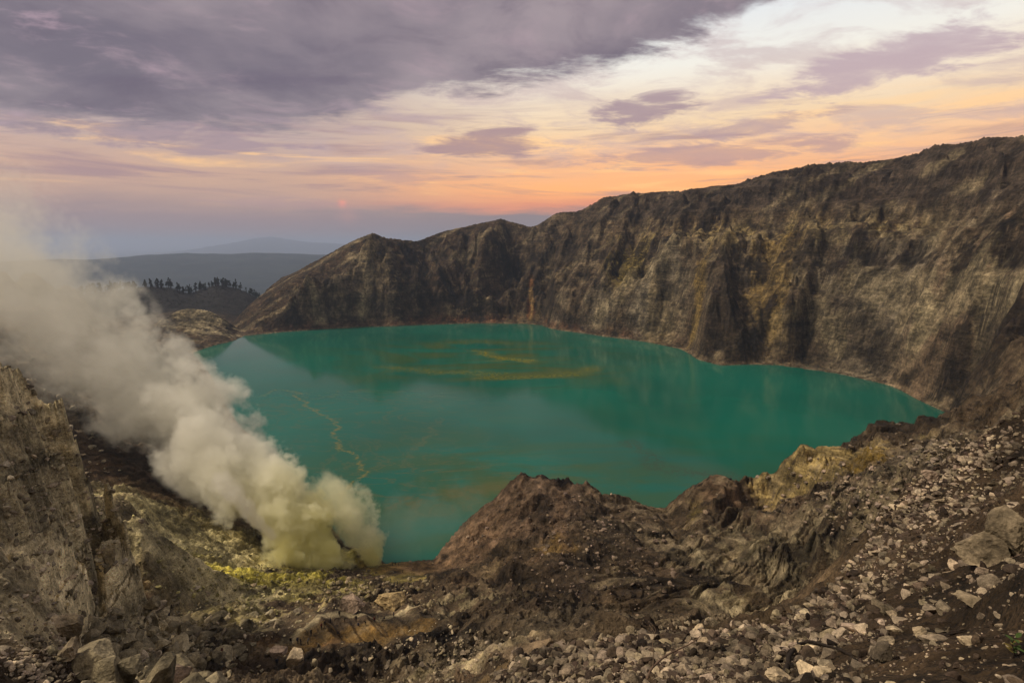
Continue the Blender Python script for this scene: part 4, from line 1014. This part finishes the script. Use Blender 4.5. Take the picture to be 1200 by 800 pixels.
B(180, 731, 16, 13, M_ROCKV, 'squat olive grey boulder at the top of the boulder field', 522, rmin=60)
B(155, 750, 30, 20, M_ROCKV, 'wide grey green boulder in the middle of the boulder field', 523, rmin=60)
B(205, 788, 40, 22, M_PINK, 'tilted slab with a bright edge at the bottom of the boulder field', 524, rmin=60)
B(173, 683, 9, 9, M_OCHR, 'lone yellowish boulder at the top of the brown gully', 525, rmin=60)
B(128, 652, 16, 30, M_ROCKV, 'upright grey pillar block leaning on the left cliff', 526, rmin=60)

B(742, 752, 96, 52, M_OCHR2, 'broad brown wedge of rock rising behind the scree crest', 531, rmin=50, cuts=4, noise_amp=.2)
B(625, 762, 64, 34, M_OCHR2, 'low dark brown rock mass left of the broad wedge', 532, rmin=50, cuts=4, noise_amp=.2)
B(1092, 556, 24, 16, M_PINK, 'blocky grey boulder at the top of the right slope above the scree', 534, rmin=40)
# ---- people
def cloth(name, c, rough=0.9):
    m, nt, out = new_mat(name); N = NT(nt)
    bs = N.n('ShaderNodeBsdfPrincipled'); bs.inputs['Roughness'].default_value = rough; bs.inputs['Specular IOR Level'].default_value = 0.25
    geo = N.n('ShaderNodeNewGeometry'); f = N.noise(geo.outputs['Position'], 9, 3)
    N.l(N.mix(N.ss(f, .3, .7), tuple(k * .75 for k in c), tuple(min(1, k * 1.2) for k in c)), bs.inputs['Base Color']); N.l(bs.outputs[0], out.inputs[0])
    return m
SKIN = cloth('skin', (0.22, 0.12, 0.07)); HAIR = cloth('dark_hair', (0.015, 0.012, 0.01)); TROU = cloth('dark_trousers', (0.018, 0.018, 0.024)); BOOT = cloth('boots', (0.02, 0.015, 0.012))
JK = {'black': cloth('black_jacket', (0.018, 0.018, 0.02)), 'navy': cloth('navy_jacket', (0.02, 0.028, 0.06)), 'maroon': cloth('maroon_jacket', (0.10, 0.018, 0.016)), 'grey': cloth('grey_jacket', (0.10, 0.10, 0.11)), 'olive': cloth('olive_jacket', (0.05, 0.05, 0.025))}
def person_mesh(pose, seed):
    """one continuous body grown from a skeleton; head, arms with hands, legs with feet"""
    r = random.Random(seed)
    J = {}; E = []; RAD = {}
    def j(n, p, rad, par=None):
        J[n] = Vector(p); RAD[n] = rad
        if par: E.append((par, n))
    sit = pose == 'sit'; hz = 0.48 if sit else 0.93
    lean = {'stand': 0.0, 'walk': 0.05, 'sit': 0.08, 'bend': 0.22}[pose]
    j('pelvis', (0, 0, hz), (0.16, 0.12))
    j('waist', (0, lean * .3, hz + 0.15), (0.145, 0.11), 'pelvis'); j('chest', (0, lean * .8, hz + 0.36), (0.175, 0.12), 'waist'); j('collar', (0, lean * 1.1, hz + 0.50), (0.11, 0.085), 'chest')
    j('neck', (0, lean * 1.2 + .01, hz + 0.58), (0.055, 0.058), 'collar'); j('jaw', (0, lean * 1.3 + .035, hz + 0.655), (0.068, 0.085), 'neck'); j('skull', (0, lean * 1.3 + .02, hz + 0.745), (0.08, 0.098), 'jaw'); j('nose', (0, lean * 1.3 + .125, hz + 0.70), (0.014, 0.018), 'jaw')
    for sd, nm in ((-1, 'l'), (1, 'r')):
        sw = {'stand': r.uniform(-.05, .08), 'walk': sd * 0.2, 'sit': .25, 'bend': .3}[pose]
        j('sh' + nm, (sd * .19, lean, hz + .47), (0.07, 0.07), 'collar'); j('el' + nm, (sd * .25, lean + sw * .4, hz + .20), (0.05, 0.05), 'sh' + nm)
        j('wr' + nm, (sd * .23, lean + sw + .06, hz - .02 + abs(sw) * .4), (0.034, 0.034), 'el' + nm); j('ha' + nm, (sd * .22, lean + sw + .09, hz - .11 + abs(sw) * .4), (0.032, 0.042), 'wr' + nm)
        if sit:
            j('hp' + nm, (sd * .10, .02, hz - .03), (0.105, 0.105), 'pelvis'); j('kn' + nm, (sd * .14, .44, hz + .02), (0.07, 0.07), 'hp' + nm); j('an' + nm, (sd * .14, .46, .08), (0.045, 0.045), 'kn' + nm)
            j('to' + nm, (sd * .15, .62, .04), (0.045, 0.035), 'an' + nm)
        else:
            st = sd * 0.24 if pose == 'walk' else sd * .03
            j('hp' + nm, (sd * .10, 0, hz - .06), (0.105, 0.105), 'pelvis'); j('kn' + nm, (sd * .11, st * .45 + .03, .50), (0.068, 0.07), 'hp' + nm)
            j('an' + nm, (sd * .12, st, .10), (0.045, 0.045), 'kn' + nm); j('to' + nm, (sd * .14, st + .17, .04), (0.045, 0.035), 'an' + nm)
    names = list(J); me = bpy.data.meshes.new('body_skeleton')
    me.from_pydata([J[n][:] for n in names], [(names.index(a), names.index(b)) for a, b in E], []); me.update()
    o = bpy.data.objects.new('body_skeleton', me); COL.objects.link(o)
    mod = o.modifiers.new('skin', 'SKIN'); mod.use_smooth_shade = True
    for i, n in enumerate(names):
        me.skin_vertices[0].data[i].radius = RAD[n]; me.skin_vertices[0].data[i].use_root = (n == 'pelvis')
    sub = o.modifiers.new('sub', 'SUBSURF'); sub.levels = 1; sub.render_levels = 1
    dg = bpy.context.evaluated_depsgraph_get(); dg.update()
    body = bpy.data.meshes.new_from_object(o.evaluated_get(dg)); body.name = 'person'
    bpy.data.objects.remove(o); bpy.data.meshes.remove(me)
    body.materials.clear()
    for m in (JK['black'], TROU, SKIN, HAIR, BOOT): body.materials.append(m)
    for f in body.polygons:
        c = f.center; x = abs(c.x)
        if c.z > hz + 0.56: k = 3 if (c.z > hz + .735 or c.y < lean * 1.3 - .005) else 2
        elif x > .16 and c.z < hz + .0 + (.14 if pose in ('walk', 'bend', 'sit') else 0) and c.z > hz - .2 and c.y > lean + .02 and x > .18: k = 2
        elif c.z < .11: k = 4
        elif c.z < hz + .02: k = 1
        else: k = 0
        f.material_index = k
    return body
PB = {p: person_mesh(p, i) for i, p in enumerate(('stand', 'walk', 'sit', 'bend'))}
pv = {}
def person(px, py, pose, jk, facing, label, group, rmin, H=1.7):
    key = (pose, jk)
    if key not in pv:
        m = PB[pose].copy(); m.name = 'person'; m.materials[0] = JK[jk]; pv[key] = m
    p = find(px, py + 4, rmin)
    if p is None: return
    o = link('person', pv[key]); o.location = (p.x, p.y, ground_z(p.x, p.y) - 0.03); o.rotation_euler = (0, 0, facing); o.scale = [H / 1.7 * 1.0] * 3
    return tag(o, label, 'person', group)
ORD = ['first', 'second', 'third', 'fourth', 'fifth', 'sixth', 'seventh', 'eighth', 'ninth', 'tenth', 'eleventh', 'twelfth', 'thirteenth', 'fourteenth', 'fifteenth', 'sixteenth', 'seventeenth', 'eighteenth']
ledge = [(341, 750), (349, 750), (353, 752), (361, 752), (365, 741), (377, 733), (381, 731), (387.5, 726), (396, 740), (398, 718), (404, 726), (417.5, 724), (420, 731), (429, 729), (439, 725), (443, 723), (451, 722), (461.5, 719)]
poses = ['stand', 'stand', 'walk', 'bend', 'walk', 'stand', 'walk', 'stand', 'sit', 'stand', 'bend', 'stand', 'sit', 'bend', 'stand', 'stand', 'sit', 'stand']
jks = ['black', 'navy', 'black', 'grey', 'black', 'maroon', 'black', 'navy', 'black', 'black', 'olive', 'black', 'navy', 'black', 'maroon', 'black', 'black', 'navy']
pw = {'stand': 'standing', 'walk': 'walking', 'sit': 'sitting', 'bend': 'leaning forward'}
for i, (px, py) in enumerate(ledge):
    person(px, py, poses[i], jks[i], rs.uniform(-3, 3), f'{ORD[i]} person from the left on the ledge, {pw[poses[i]]} in a {jks[i]} jacket', 'people on the yellow brown ledge', 90)
shore = [(360, 681, 'walk', 'black', 'lone person walking on the grey ground below the vents'), (448, 645, 'stand', 'black', 'person standing in dark clothes at the edge of the smoke by the water'),
    (458, 678, 'stand', 'navy', 'person standing upright midway between shore and ledge'), (462, 683, 'bend', 'black', 'person bending beside the upright one between shore and ledge'), (466, 681, 'bend', 'grey', 'person crouching right of the pair between shore and ledge'),
    (460, 659, 'stand', 'black', 'leftmost person of the trio standing at the lake shore'), (463.5, 658, 'stand', 'navy', 'middle person of the trio standing at the lake shore'), (467, 659, 'stand', 'black', 'rightmost person of the trio standing at the lake shore'),
    (472, 667, 'walk', 'olive', 'person walking on the yellow rocks just below the shore trio'), (484, 665, 'stand', 'black', 'person standing farthest right on the lake shore rocks')]
for px, py, po, jk, lab in shore: person(px, py, po, jk, rs.uniform(-3, 3), lab, 'people down by the lake shore', 120)
for px, py, po, jk, lab in ((202, 710, 'walk', 'black', 'upper of two people climbing the path by the brown gully'), (199, 722, 'walk', 'navy', 'lower of two people climbing the path by the brown gully'), (261, 765, 'stand', 'maroon', 'person in a maroon jacket standing alone among the boulders'),
    (325, 796 - 20, 'stand', 'navy', 'person standing alone below the left end of the ledge')):
    person(px, py, po, jk, rs.uniform(-3, 3), lab, 'people on the path', 70)
print('people', round(time.time() - T0, 1))

# ---- tubes: branches, roots, pipes
def tube(name, pts_, radii, mat, seg=7, parent=None, noise_amp=0.0):
    co, fa = [], []
    n = len(pts_); up = Vector((0.3, 0.2, 1)).normalized()
    for i, p in enumerate(pts_):
        p = Vector(p); t = (Vector(pts_[min(i + 1, n - 1)]) - Vector(pts_[max(i - 1, 0)])).normalized()
        a = t.cross(up).normalized(); b = t.cross(a).normalized()
        for k in range(seg):
            th = 2 * math.pi * k / seg; rr = radii[i] * (1 + noise_amp * rnd.uniform(-1, 1))
            co.append(p + (a * math.cos(th) + b * math.sin(th)) * rr)
    for i in range(n - 1):
        for k in range(seg):
            q = [i * seg + k, i * seg + (k + 1) % seg, (i + 1) * seg + (k + 1) % seg, (i + 1) * seg + k]
            fa.append(q)
    c0 = len(co); co.append(Vector(pts_[0])); co.append(Vector(pts_[-1]))
    tr = []
    me = bpy.data.meshes.new(name)
    allf = fa + [[c0, (k + 1) % seg, k] for k in range(seg)] + [[c0 + 1, (n - 1) * seg + k, (n - 1) * seg + (k + 1) % seg] for k in range(seg)]
    me.from_pydata([v[:] for v in co], [], allf); me.update()
    for f in me.polygons: f.use_smooth = True
    me.materials.append(mat)
    return link(name, me, parent)
def smoothpath(pp, n=6, jit=0.0):
    out = []
    for i in range(len(pp) - 1):
        p0, p1, p2, p3 = (Vector(pp[max(i - 1, 0)]), Vector(pp[i]), Vector(pp[i + 1]), Vector(pp[min(i + 2, len(pp) - 1)]))
        for k in range(n):
            t = k / n
            v = 0.5 * ((2 * p1) + (p2 - p0) * t + (2 * p0 - 5 * p1 + 4 * p2 - p3) * t * t + (3 * p1 - p0 - 3 * p2 + p3) * t ** 3)
            out.append(v + Vector((rnd.uniform(-1, 1), rnd.uniform(-1, 1), rnd.uniform(-1, 1))) * jit)
    out.append(Vector(pp[-1])); return out
BARK = cloth('weathered_wood', (0.13, 0.085, 0.058)); DBARK = cloth('dark_root_bark', (0.022, 0.015, 0.011)); TWIG = cloth('dry_twig', (0.22, 0.16, 0.11))
def atpx(px, py, d):
    a, s_ = ray(px, py); return Vector((d * math.sin(a), d * math.cos(a), CAMZ + s_ * d))
def grd(px, py, up=0.0):
    p = find(px, py, 4); return p + Vector((0, 0, up))
b0 = grd(758, 796, -.02)
root = bpy.data.objects.new('dead_branch', None); COL.objects.link(root); root.location = b0
tag(root, 'dead twisted branch rising from the scree with a thin pale twig', 'branch')
def local(pp): return [Vector(p) - b0 for p in pp]
d1 = math.hypot(b0.x, b0.y)
tube('stem', smoothpath(local([b0, atpx(762, 786, d1 + .3), atpx(770, 776, d1 + .8), atpx(782, 767, d1 + 1.2), atpx(798, 759, d1 + 1.7), atpx(812, 752, d1 + 2.0), atpx(820, 745, d1 + 2.3)]), 5, .008), np.linspace(.045, .014, 31), BARK, parent=root, noise_amp=.15)
tube('twig', smoothpath(local([atpx(765, 782, d1 + .5), atpx(766, 768, d1 + .6), atpx(765, 752, d1 + .7), atpx(767, 741, d1 + .7), atpx(761, 732, d1 + .8)]), 5, .006), np.linspace(.02, .006, 21), TWIG, parent=root)
tube('twig', smoothpath(local([atpx(767, 741, d1 + .7), atpx(768, 736, d1 + .7), atpx(760, 727, d1 + .8)]), 4, .004), np.linspace(.009, .004, 9), TWIG, parent=root)
pp = [grd(918, 796, .02), grd(922, 784, .10), grd(926, 772, .2), grd(936, 762, .22), grd(950, 758, .2), grd(966, 761, .14), grd(985, 765, .05), grd(1000, 770, -.02)]
o = tube('root', smoothpath(pp, 5, .012), np.linspace(.075, .03, 36), DBARK, noise_amp=.25); tag(o, 'thick dark root arching over the scree beside pale stones', 'root')
pp = [grd(1072, 752, .03), grd(1090, 750, .07), grd(1110, 746, .07), grd(1132, 741, .03)]
o = tube('dead_twig', smoothpath(pp, 5, .006), np.linspace(.028, .012, 16), DBARK, noise_amp=.2); tag(o, 'dark straight stick lying across the scree near the wedge shaped stone', 'stick')

# ---- leafy sapling at the lower right
LEAF = cloth('green_leaf', (0.05, 0.085, 0.02)); LEAF2 = cloth('yellowed_leaf', (0.16, 0.12, 0.03))
def leaf_mesh(L, W, mat):
    co, fa = [], []
    n = 8
    for i in range(n + 1):
        t = i / n; w = W * math.sin(math.pi * min(1, t * 0.97 + .03)) ** 0.8; bend = -0.35 * L * t * t
        co += [(-w, L * t, bend + .15 * w), (0, L * t, bend), (w, L * t, bend + .15 * w)]
    for i in range(n):
        a = i * 3; fa += [(a, a + 1, a + 4, a + 3), (a + 1, a + 2, a + 5, a + 4)]
    me = bpy.data.meshes.new('leaf'); me.from_pydata(co, [], fa); me.update(); me.materials.append(mat)
    return me
def sapling(px, py, n, H, label, LL, greens):
    b = grd(px, py); root = bpy.data.objects.new('sapling', None); COL.objects.link(root); root.location = b - Vector((0, 0, .03)); tag(root, label, 'plant')
    pts2 = smoothpath([(0, 0, 0), (.02, .01, H * .35), (-.02, .03, H * .7), (.01, .02, H)], 5, .003)
    tube('stem', pts2, np.linspace(.013, .005, len(pts2)), DBARK, parent=root)
    for k in range(n):
        t = .3 + .7 * k / (n - 1); q = pts2[min(len(pts2) - 1, int(t * (len(pts2) - 1)))]
        lf = link('leaf', leaf_mesh(LL * rnd.uniform(.75, 1.15), LL * rnd.uniform(.16, .22), LEAF if rnd.random() < greens else LEAF2), root)
        lf.location = q; lf.rotation_euler = (R(rnd.uniform(10, 60)), R(rnd.uniform(-15, 15)), k * 2.4 + rnd.uniform(-.3, .3))
sapling(1186, 772, 11, .42, 'small leafy sapling with drooping green leaves at the lower right corner', .16, .75)

# ---- ceramic vent pipes
PIPE = cloth('stained_pipe', (0.16, 0.13, 0.08))
for k, (x0, y0, x1, y1, lab) in enumerate(((372, 642, 392, 662, 'leftmost of three stained sulphur pipes running down from the vents'), (382, 644, 398, 661, 'middle of three stained sulphur pipes running down from the vents'), (392, 648, 404, 661, 'rightmost of three stained sulphur pipes running down from the vents'))):
    a, b = find(x0, y0, 150), find(x1, y1, 150)
    if a is None or b is None: continue
    pts2 = [a.lerp(b, t) for t in np.linspace(0, 1, 9)]
    pts2 = [Vector((p.x, p.y, ground_z(p.x, p.y) + .25)) for p in pts2]
    tag(tube('vent_pipe', pts2, [.22] * 9, PIPE, seg=10), lab, 'pipe', 'pipes at the sulphur vents')

# ---- trees on the crest of the forested hill
TR = cloth('tree_bark', (0.035, 0.026, 0.02)); CR = cloth('dark_needles', (0.022, 0.028, 0.016))
def tree_parts(seed):
    r = random.Random(seed); H = r.uniform(15, 20)
    lean = r.uniform(-.8, .8)
    pts2 = [Vector((lean * (t ** 2), r.uniform(-.15, .15), -1.5 + (H + 1.5) * t)) for t in np.linspace(0, 1, 7)]
    T = tube('trunk', pts2, np.linspace(.85, .3, 7), TR, seg=6, noise_amp=.1); tm = T.data; bpy.data.objects.remove(T)
    co, fa = [], []
    nb = r.randint(7, 11)
    for b in range(nb):
        t = r.uniform(.3, 1.0); base_ = Vector((lean * t * t, 0, H * t)); a = r.uniform(0, 6.28); L = (1.15 - t) * r.uniform(2.2, 4.2) + .8
        c = base_ + Vector((math.cos(a) * L * .7, math.sin(a) * L * .7, r.uniform(.2, 1.4)))
        for k in range(46):
            q = c + Vector((r.gauss(0, .55) * L * .5, r.gauss(0, .55) * L * .5, r.gauss(0, .6)))
            u = Vector((r.uniform(-1, 1), r.uniform(-1, 1), r.uniform(-1, 1))).normalized() * r.uniform(.35, .8); v = u.cross(Vector((r.uniform(-1, 1), r.uniform(-1, 1), r.uniform(-1, 1)))).normalized() * r.uniform(.3, .6)
            i = len(co); co += [q - u - v, q + u - v, q + u + v, q - u + v]; fa.append((i, i + 1, i + 2, i + 3))
    cmsh = bpy.data.meshes.new('crown'); cmsh.from_pydata([x[:] for x in co], [], fa); cmsh.update(); cmsh.materials.append(CR)
    return tm, cmsh
tps = [tree_parts(900 + i) for i in range(7)]
crest_hill = [L for L in lines if abs(L[0][1] - 1400) < 1e-6][0]
hz_az = [p[0] for p in crest_hill]
def crest_at(az):
    k = int(np.argmin(np.abs(AZ - az))); m = (RR > 1300) & (RR < 1560); zz_ = GZw[m, k]; return float(RR[m][int(np.argmax((zz_ - CAMZ) / RR[m]))])
tx = sorted([rnd.uniform(90, 204) for _ in range(70)] + [rnd.uniform(207, 314) for _ in range(90)])
for i, px in enumerate(tx):
    px = px + rnd.uniform(-1.6, 1.6); az, _ = ray(px, 335); r_ = crest_at(az) + rnd.uniform(-30, 12)
    x, y, z = surf(az, r_)
    root = bpy.data.objects.new('pine_tree', None); COL.objects.link(root); root.location = (x, y, z); k = rnd.uniform(.55, 1.15) * (1.0 if px < 300 else .8); root.scale = (k, k, k); root.rotation_euler = (0, 0, rnd.uniform(0, 6.28))
    tm, cmsh = tps[rnd.randrange(7)]
    link('trunk', tm, root); link('crown', cmsh, root)
    if px < 205: tag(root, 'thin dark tree on the left hump of the wooded hill', 'tree', 'trees along the left hump of the wooded hill')
    else: tag(root, 'thin dark tree on the right hump of the wooded hill', 'tree', 'trees along the right hump of the wooded hill')
# scrub on that hill
co, fa = [], []
for i in range(2600):
    az = R(rnd.uniform(-42, -24)); r_ = rnd.uniform(1210, 1500); x, y, z = surf(az, r_)
    for k in range(7):
        q = Vector((x + rnd.gauss(0, 1.6), y + rnd.gauss(0, 1.6), z + abs(rnd.gauss(0, 1.3)))); u = Vector((rnd.uniform(-1, 1), rnd.uniform(-1, 1), rnd.uniform(-.6, .6))); v = Vector((rnd.uniform(-1, 1), rnd.uniform(-1, 1), rnd.uniform(-1, 1)))
        j_ = len(co); co += [q, q + u, q + u + v, q + v]; fa.append((j_, j_ + 1, j_ + 2, j_ + 3))
sm_ = bpy.data.meshes.new('scrub'); sm_.from_pydata([c[:] for c in co], [], fa); sm_.update(); sm_.materials.append(cloth('dark_scrub', (0.014, 0.013, 0.009)))
tag(link('hill_scrub', sm_), 'dark low scrub covering the wooded hill behind the lake', 'scrub', kind='stuff')

# ---- smoke
def noise_v(N, vec, scale, detail, rough, dist=0.0): return N.noise(vec, scale, detail, rough, dist)
def plume(name, pts_, dens, col0, col1, nscale, label, nk=1.0, soft=0.5, step=0.2, hull=1.25):
    """pts_: (px, py, range, radius m).  the gas fills tapered round segments, broken up by turbulence"""
    P = []
    for px, py, d, rad in pts_: P.append((atpx(px, py, d), rad))
    # hull round the segments
    co, fa = [], []; seg = 28
    path = [p for p, _ in P]; n = len(P)
    rings = []
    for i in range(n - 1):
        for t in np.linspace(0, 1, 7, endpoint=False): rings.append((P[i][0].lerp(P[i + 1][0], t), P[i][1] * (1 - t) + P[i + 1][1] * t))
    rings.append(P[-1])
    t0 = (path[1] - path[0]).normalized(); t1 = (path[-1] - path[-2]).normalized()
    pre = [(P[0][0] - t0 * P[0][1] * hull * math.sin(a), P[0][1] * math.cos(a)) for a in (1.45, 1.1, .75, .4)]
    post = [(P[-1][0] + t1 * P[-1][1] * hull * math.sin(a), P[-1][1] * math.cos(a)) for a in (.4, .75, 1.1, 1.45)]
    rings = pre + rings + post
    for i, (c, rad) in enumerate(rings):
        t = (rings[min(i + 1, len(rings) - 1)][0] - rings[max(i - 1, 0)][0]).normalized()
        a = t.cross(Vector((0, 0, 1))).normalized(); b = t.cross(a).normalized()
        for k in range(seg):
            th = 2 * math.pi * k / seg; w = 1 + .08 * math.sin(3 * th + i * .9) + .05 * math.sin(5 * th - i * .7)
            co.append(c + (a * math.cos(th) + b * math.sin(th)) * rad * hull * w)
    for i in range(len(rings) - 1):
        for k in range(seg): fa.append((i * seg + k, i * seg + (k + 1) % seg, (i + 1) * seg + (k + 1) % seg, (i + 1) * seg + k))
    fa.append(tuple(range(seg))); fa.append(tuple(reversed(range((len(rings) - 1) * seg, len(rings) * seg))))
    me = bpy.data.meshes.new(name); me.from_pydata([c[:] for c in co], [], fa); me.update()
    bm = bmesh.new(); bm.from_mesh(me); bmesh.ops.recalc_face_normals(bm, faces=bm.faces[:]); bm.to_mesh(me); bm.free()
    o = link(name, me); tag(o, label, 'smoke', kind='stuff')
    m, nt, out = new_mat(name); N = NT(nt)
    geo = N.n('ShaderNodeTexCoord'); pos = geo.outputs['Object']
    vd = None
    # distance to the tapered segments, in radii, and the distance along the plume
    best = None; along = None
    for i in range(n - 1):
        A_, ra = P[i]; B_, rb = P[i + 1]; d = B_ - A_; L2 = d.length_squared
        sub = N.n('ShaderNodeVectorMath', operation='SUBTRACT'); N.l(pos, sub.inputs[0]); sub.inputs[1].default_value = A_
        dt = N.n('ShaderNodeVectorMath', operation='DOT_PRODUCT'); N.l(sub.outputs[0], dt.inputs[0]); dt.inputs[1].default_value = d / L2
        h = N.math('MULTIPLY', dt.outputs['Value'], 1.0, clamp=True)
        sc_ = N.n('ShaderNodeVectorMath', operation='SCALE'); sc_.inputs[0].default_value = d; N.l(h, sc_.inputs[3])
        df = N.n('ShaderNodeVectorMath', operation='SUBTRACT'); N.l(sub.outputs[0], df.inputs[0]); N.l(sc_.outputs[0], df.inputs[1])
        ln = N.n('ShaderNodeVectorMath', operation='LENGTH'); N.l(df.outputs[0], ln.inputs[0])
        q = N.math('DIVIDE', ln.outputs['Value'], N.math('MULTIPLY_ADD', h, rb - ra, ra))
        al = h if along is None else N.math('ADD', along, h); along = al
        best = q if best is None else N.math('SMOOTH_MIN', best, q, 0.15)
    # finer, crisper billows at the source; broad soft ones far out
    n1 = N.noise(pos, nscale, 1, 0.5, 0.0)
    n2 = N.noise(pos, nscale * 2.4, 4, 0.6, 0.0)
    bil = N.math('ABSOLUTE', N.math('SUBTRACT', n2, 0.5))
    e = N.math('ADD', best, N.math('ADD', N.math('MULTIPLY', N.math('SUBTRACT', n1, 0.5), 2.6 * nk), N.math('MULTIPLY', N.math('SUBTRACT', 0.1, bil), 3.2 * nk)))
    dn = N.n('ShaderNodeMapRange', interpolation_type='SMOOTHSTEP'); N.l(e, dn.inputs[0]); dn.inputs[1].default_value = 1.0; dn.inputs[3].default_value = 0; dn.inputs[4].default_value = 1
    fr = N.math('DIVIDE', along, n - 1.0)
    N.l(N.math('SUBTRACT', 1.0, N.math('MULTIPLY_ADD', fr, soft, 0.10)), dn.inputs[2])
    # Map Range with from-min > from-max: fades from the skin inwards
    guard = N.ss(best, 1.2, 1.02)
    fade = N.math('POWER', 2.718, N.math('MULTIPLY', fr, -dens[1]))
    den = N.math('MULTIPLY', N.math('MULTIPLY', dn.outputs[0], guard), N.math('MULTIPLY', fade, dens[0]))
    pv_ = N.n('ShaderNodeVolumePrincipled'); N.l(den, pv_.inputs['Density']); pv_.inputs['Anisotropy'].default_value = 0.0
    N.l(N.mix(N.ss(fr, 0.0, 0.45), col0, col1), pv_.inputs['Color'])
    N.l(pv_.outputs[0], out.inputs['Volume'])
    m.cycles.volume_step_rate = step
    o.data.materials.append(m)
    return o
plume('sulphur_smoke', [(375, 655, 199, 9), (350, 618, 206, 14), (296, 562, 222, 18), (222, 488, 255, 23), (130, 422, 290, 27), (35, 352, 320, 38), (-100, 285, 345, 56)], (0.50, 3.3), (0.99, 0.97, 0.64), (0.9995, 0.988, 0.925), 0.055, 'thick billowing pale yellow sulphur smoke drifting up from the vents to the left', 0.66)
plume('shore_smoke', [(440, 656, 205, 4), (432, 632, 206, 8), (412, 602, 210, 11), (385, 585, 214, 13)], (0.20, 0.7), (0.985, 0.96, 0.5), (0.99, 0.97, 0.75), 0.11, 'low yellowish smoke puffing beside the lake shore at the vents', 0.6, step=0.25)
plume('steam_jet', [(320, 628, 196, 1.6), (292, 600, 199, 3.2), (262, 562, 206, 5.5)], (0.35, 1.2), (0.96, 0.94, 0.9), (0.96, 0.94, 0.9), 0.16, 'narrow whitish steam jet rising in front of the yellow smoke', 0.5, step=0.25)

plume('vent_smoke', [(325, 672, 192, 2.5), (318, 655, 195, 4.5), (342, 642, 198, 6), (372, 652, 198, 6), (405, 658, 200, 5)], (0.22, 0.3), (0.985, 0.955, 0.62), (0.985, 0.955, 0.62), 0.15, 'dense yellow sulphur fumes hugging the ground over the vents', 0.9, step=0.25)
plume('shore_mist', [(440, 650, 208, 10), (485, 632, 222, 25), (545, 612, 240, 27)], (0.0035, 0.2), (0.97, 0.95, 0.85), (0.97, 0.95, 0.9), 0.05, 'thin pale mist drifting over the near water beside the mound', 0.6, step=0.4)
# ---- haze of the evening air
bm = bmesh.new(); bmesh.ops.create_cube(bm, size=1.0)
me = bpy.data.meshes.new('haze'); bm.to_mesh(me); bm.free()
hz = link('haze', me); tag(hz, 'thin bluish evening haze filling the air over the crater and the far hills', 'haze', kind='stuff')
zs_ = []
for nm in ('crater_ground', 'outer_slope_ground', 'far_land', 'far_hills', 'distant_mountain'):
    m_ = bpy.data.objects[nm].data; zc = np.empty(len(m_.vertices) * 3, np.float32); m_.vertices.foreach_get('co', zc); zs_ += [float(zc[2::3].min()), float(zc[2::3].max())]
zlo, zhi = min(zs_) - 1.0, max(max(zs_), 285.0) + 5.0
print('haze', zlo, zhi)
hz.scale = (150000, 150000, zhi - zlo); hz.location = (0, 0, (zhi + zlo) / 2)
m, nt, out = new_mat('evening_haze'); N = NT(nt)
pv_ = N.n('ShaderNodeVolumePrincipled'); pv_.inputs['Density'].default_value = 0.00008; pv_.inputs['Color'].default_value = (0.50, 0.61, 0.86, 1); pv_.inputs['Anisotropy'].default_value = 0.2
N.l(pv_.outputs[0], out.inputs['Volume']); hz.data.materials.append(m)

# ------------------------------------------------------------------ render settings
sc.view_settings.view_transform = 'Standard'; sc.view_settings.look = 'None'; sc.view_settings.gamma = 1; sc.view_settings.exposure = 0.22
sc.render.engine = 'CYCLES'
cy = sc.cycles
cy.max_bounces = 10; cy.diffuse_bounces = 3; cy.glossy_bounces = 3; cy.volume_bounces = 8; cy.transparent_max_bounces = 8
cy.use_denoising = True
cy.use_adaptive_sampling = True; cy.adaptive_threshold = 0.015
cy.volume_step_rate = 1.0; cy.volume_preview_step_rate = 1.0
cy.caustics_reflective = False; cy.caustics_refractive = False
print('script', round(time.time() - T0, 1))
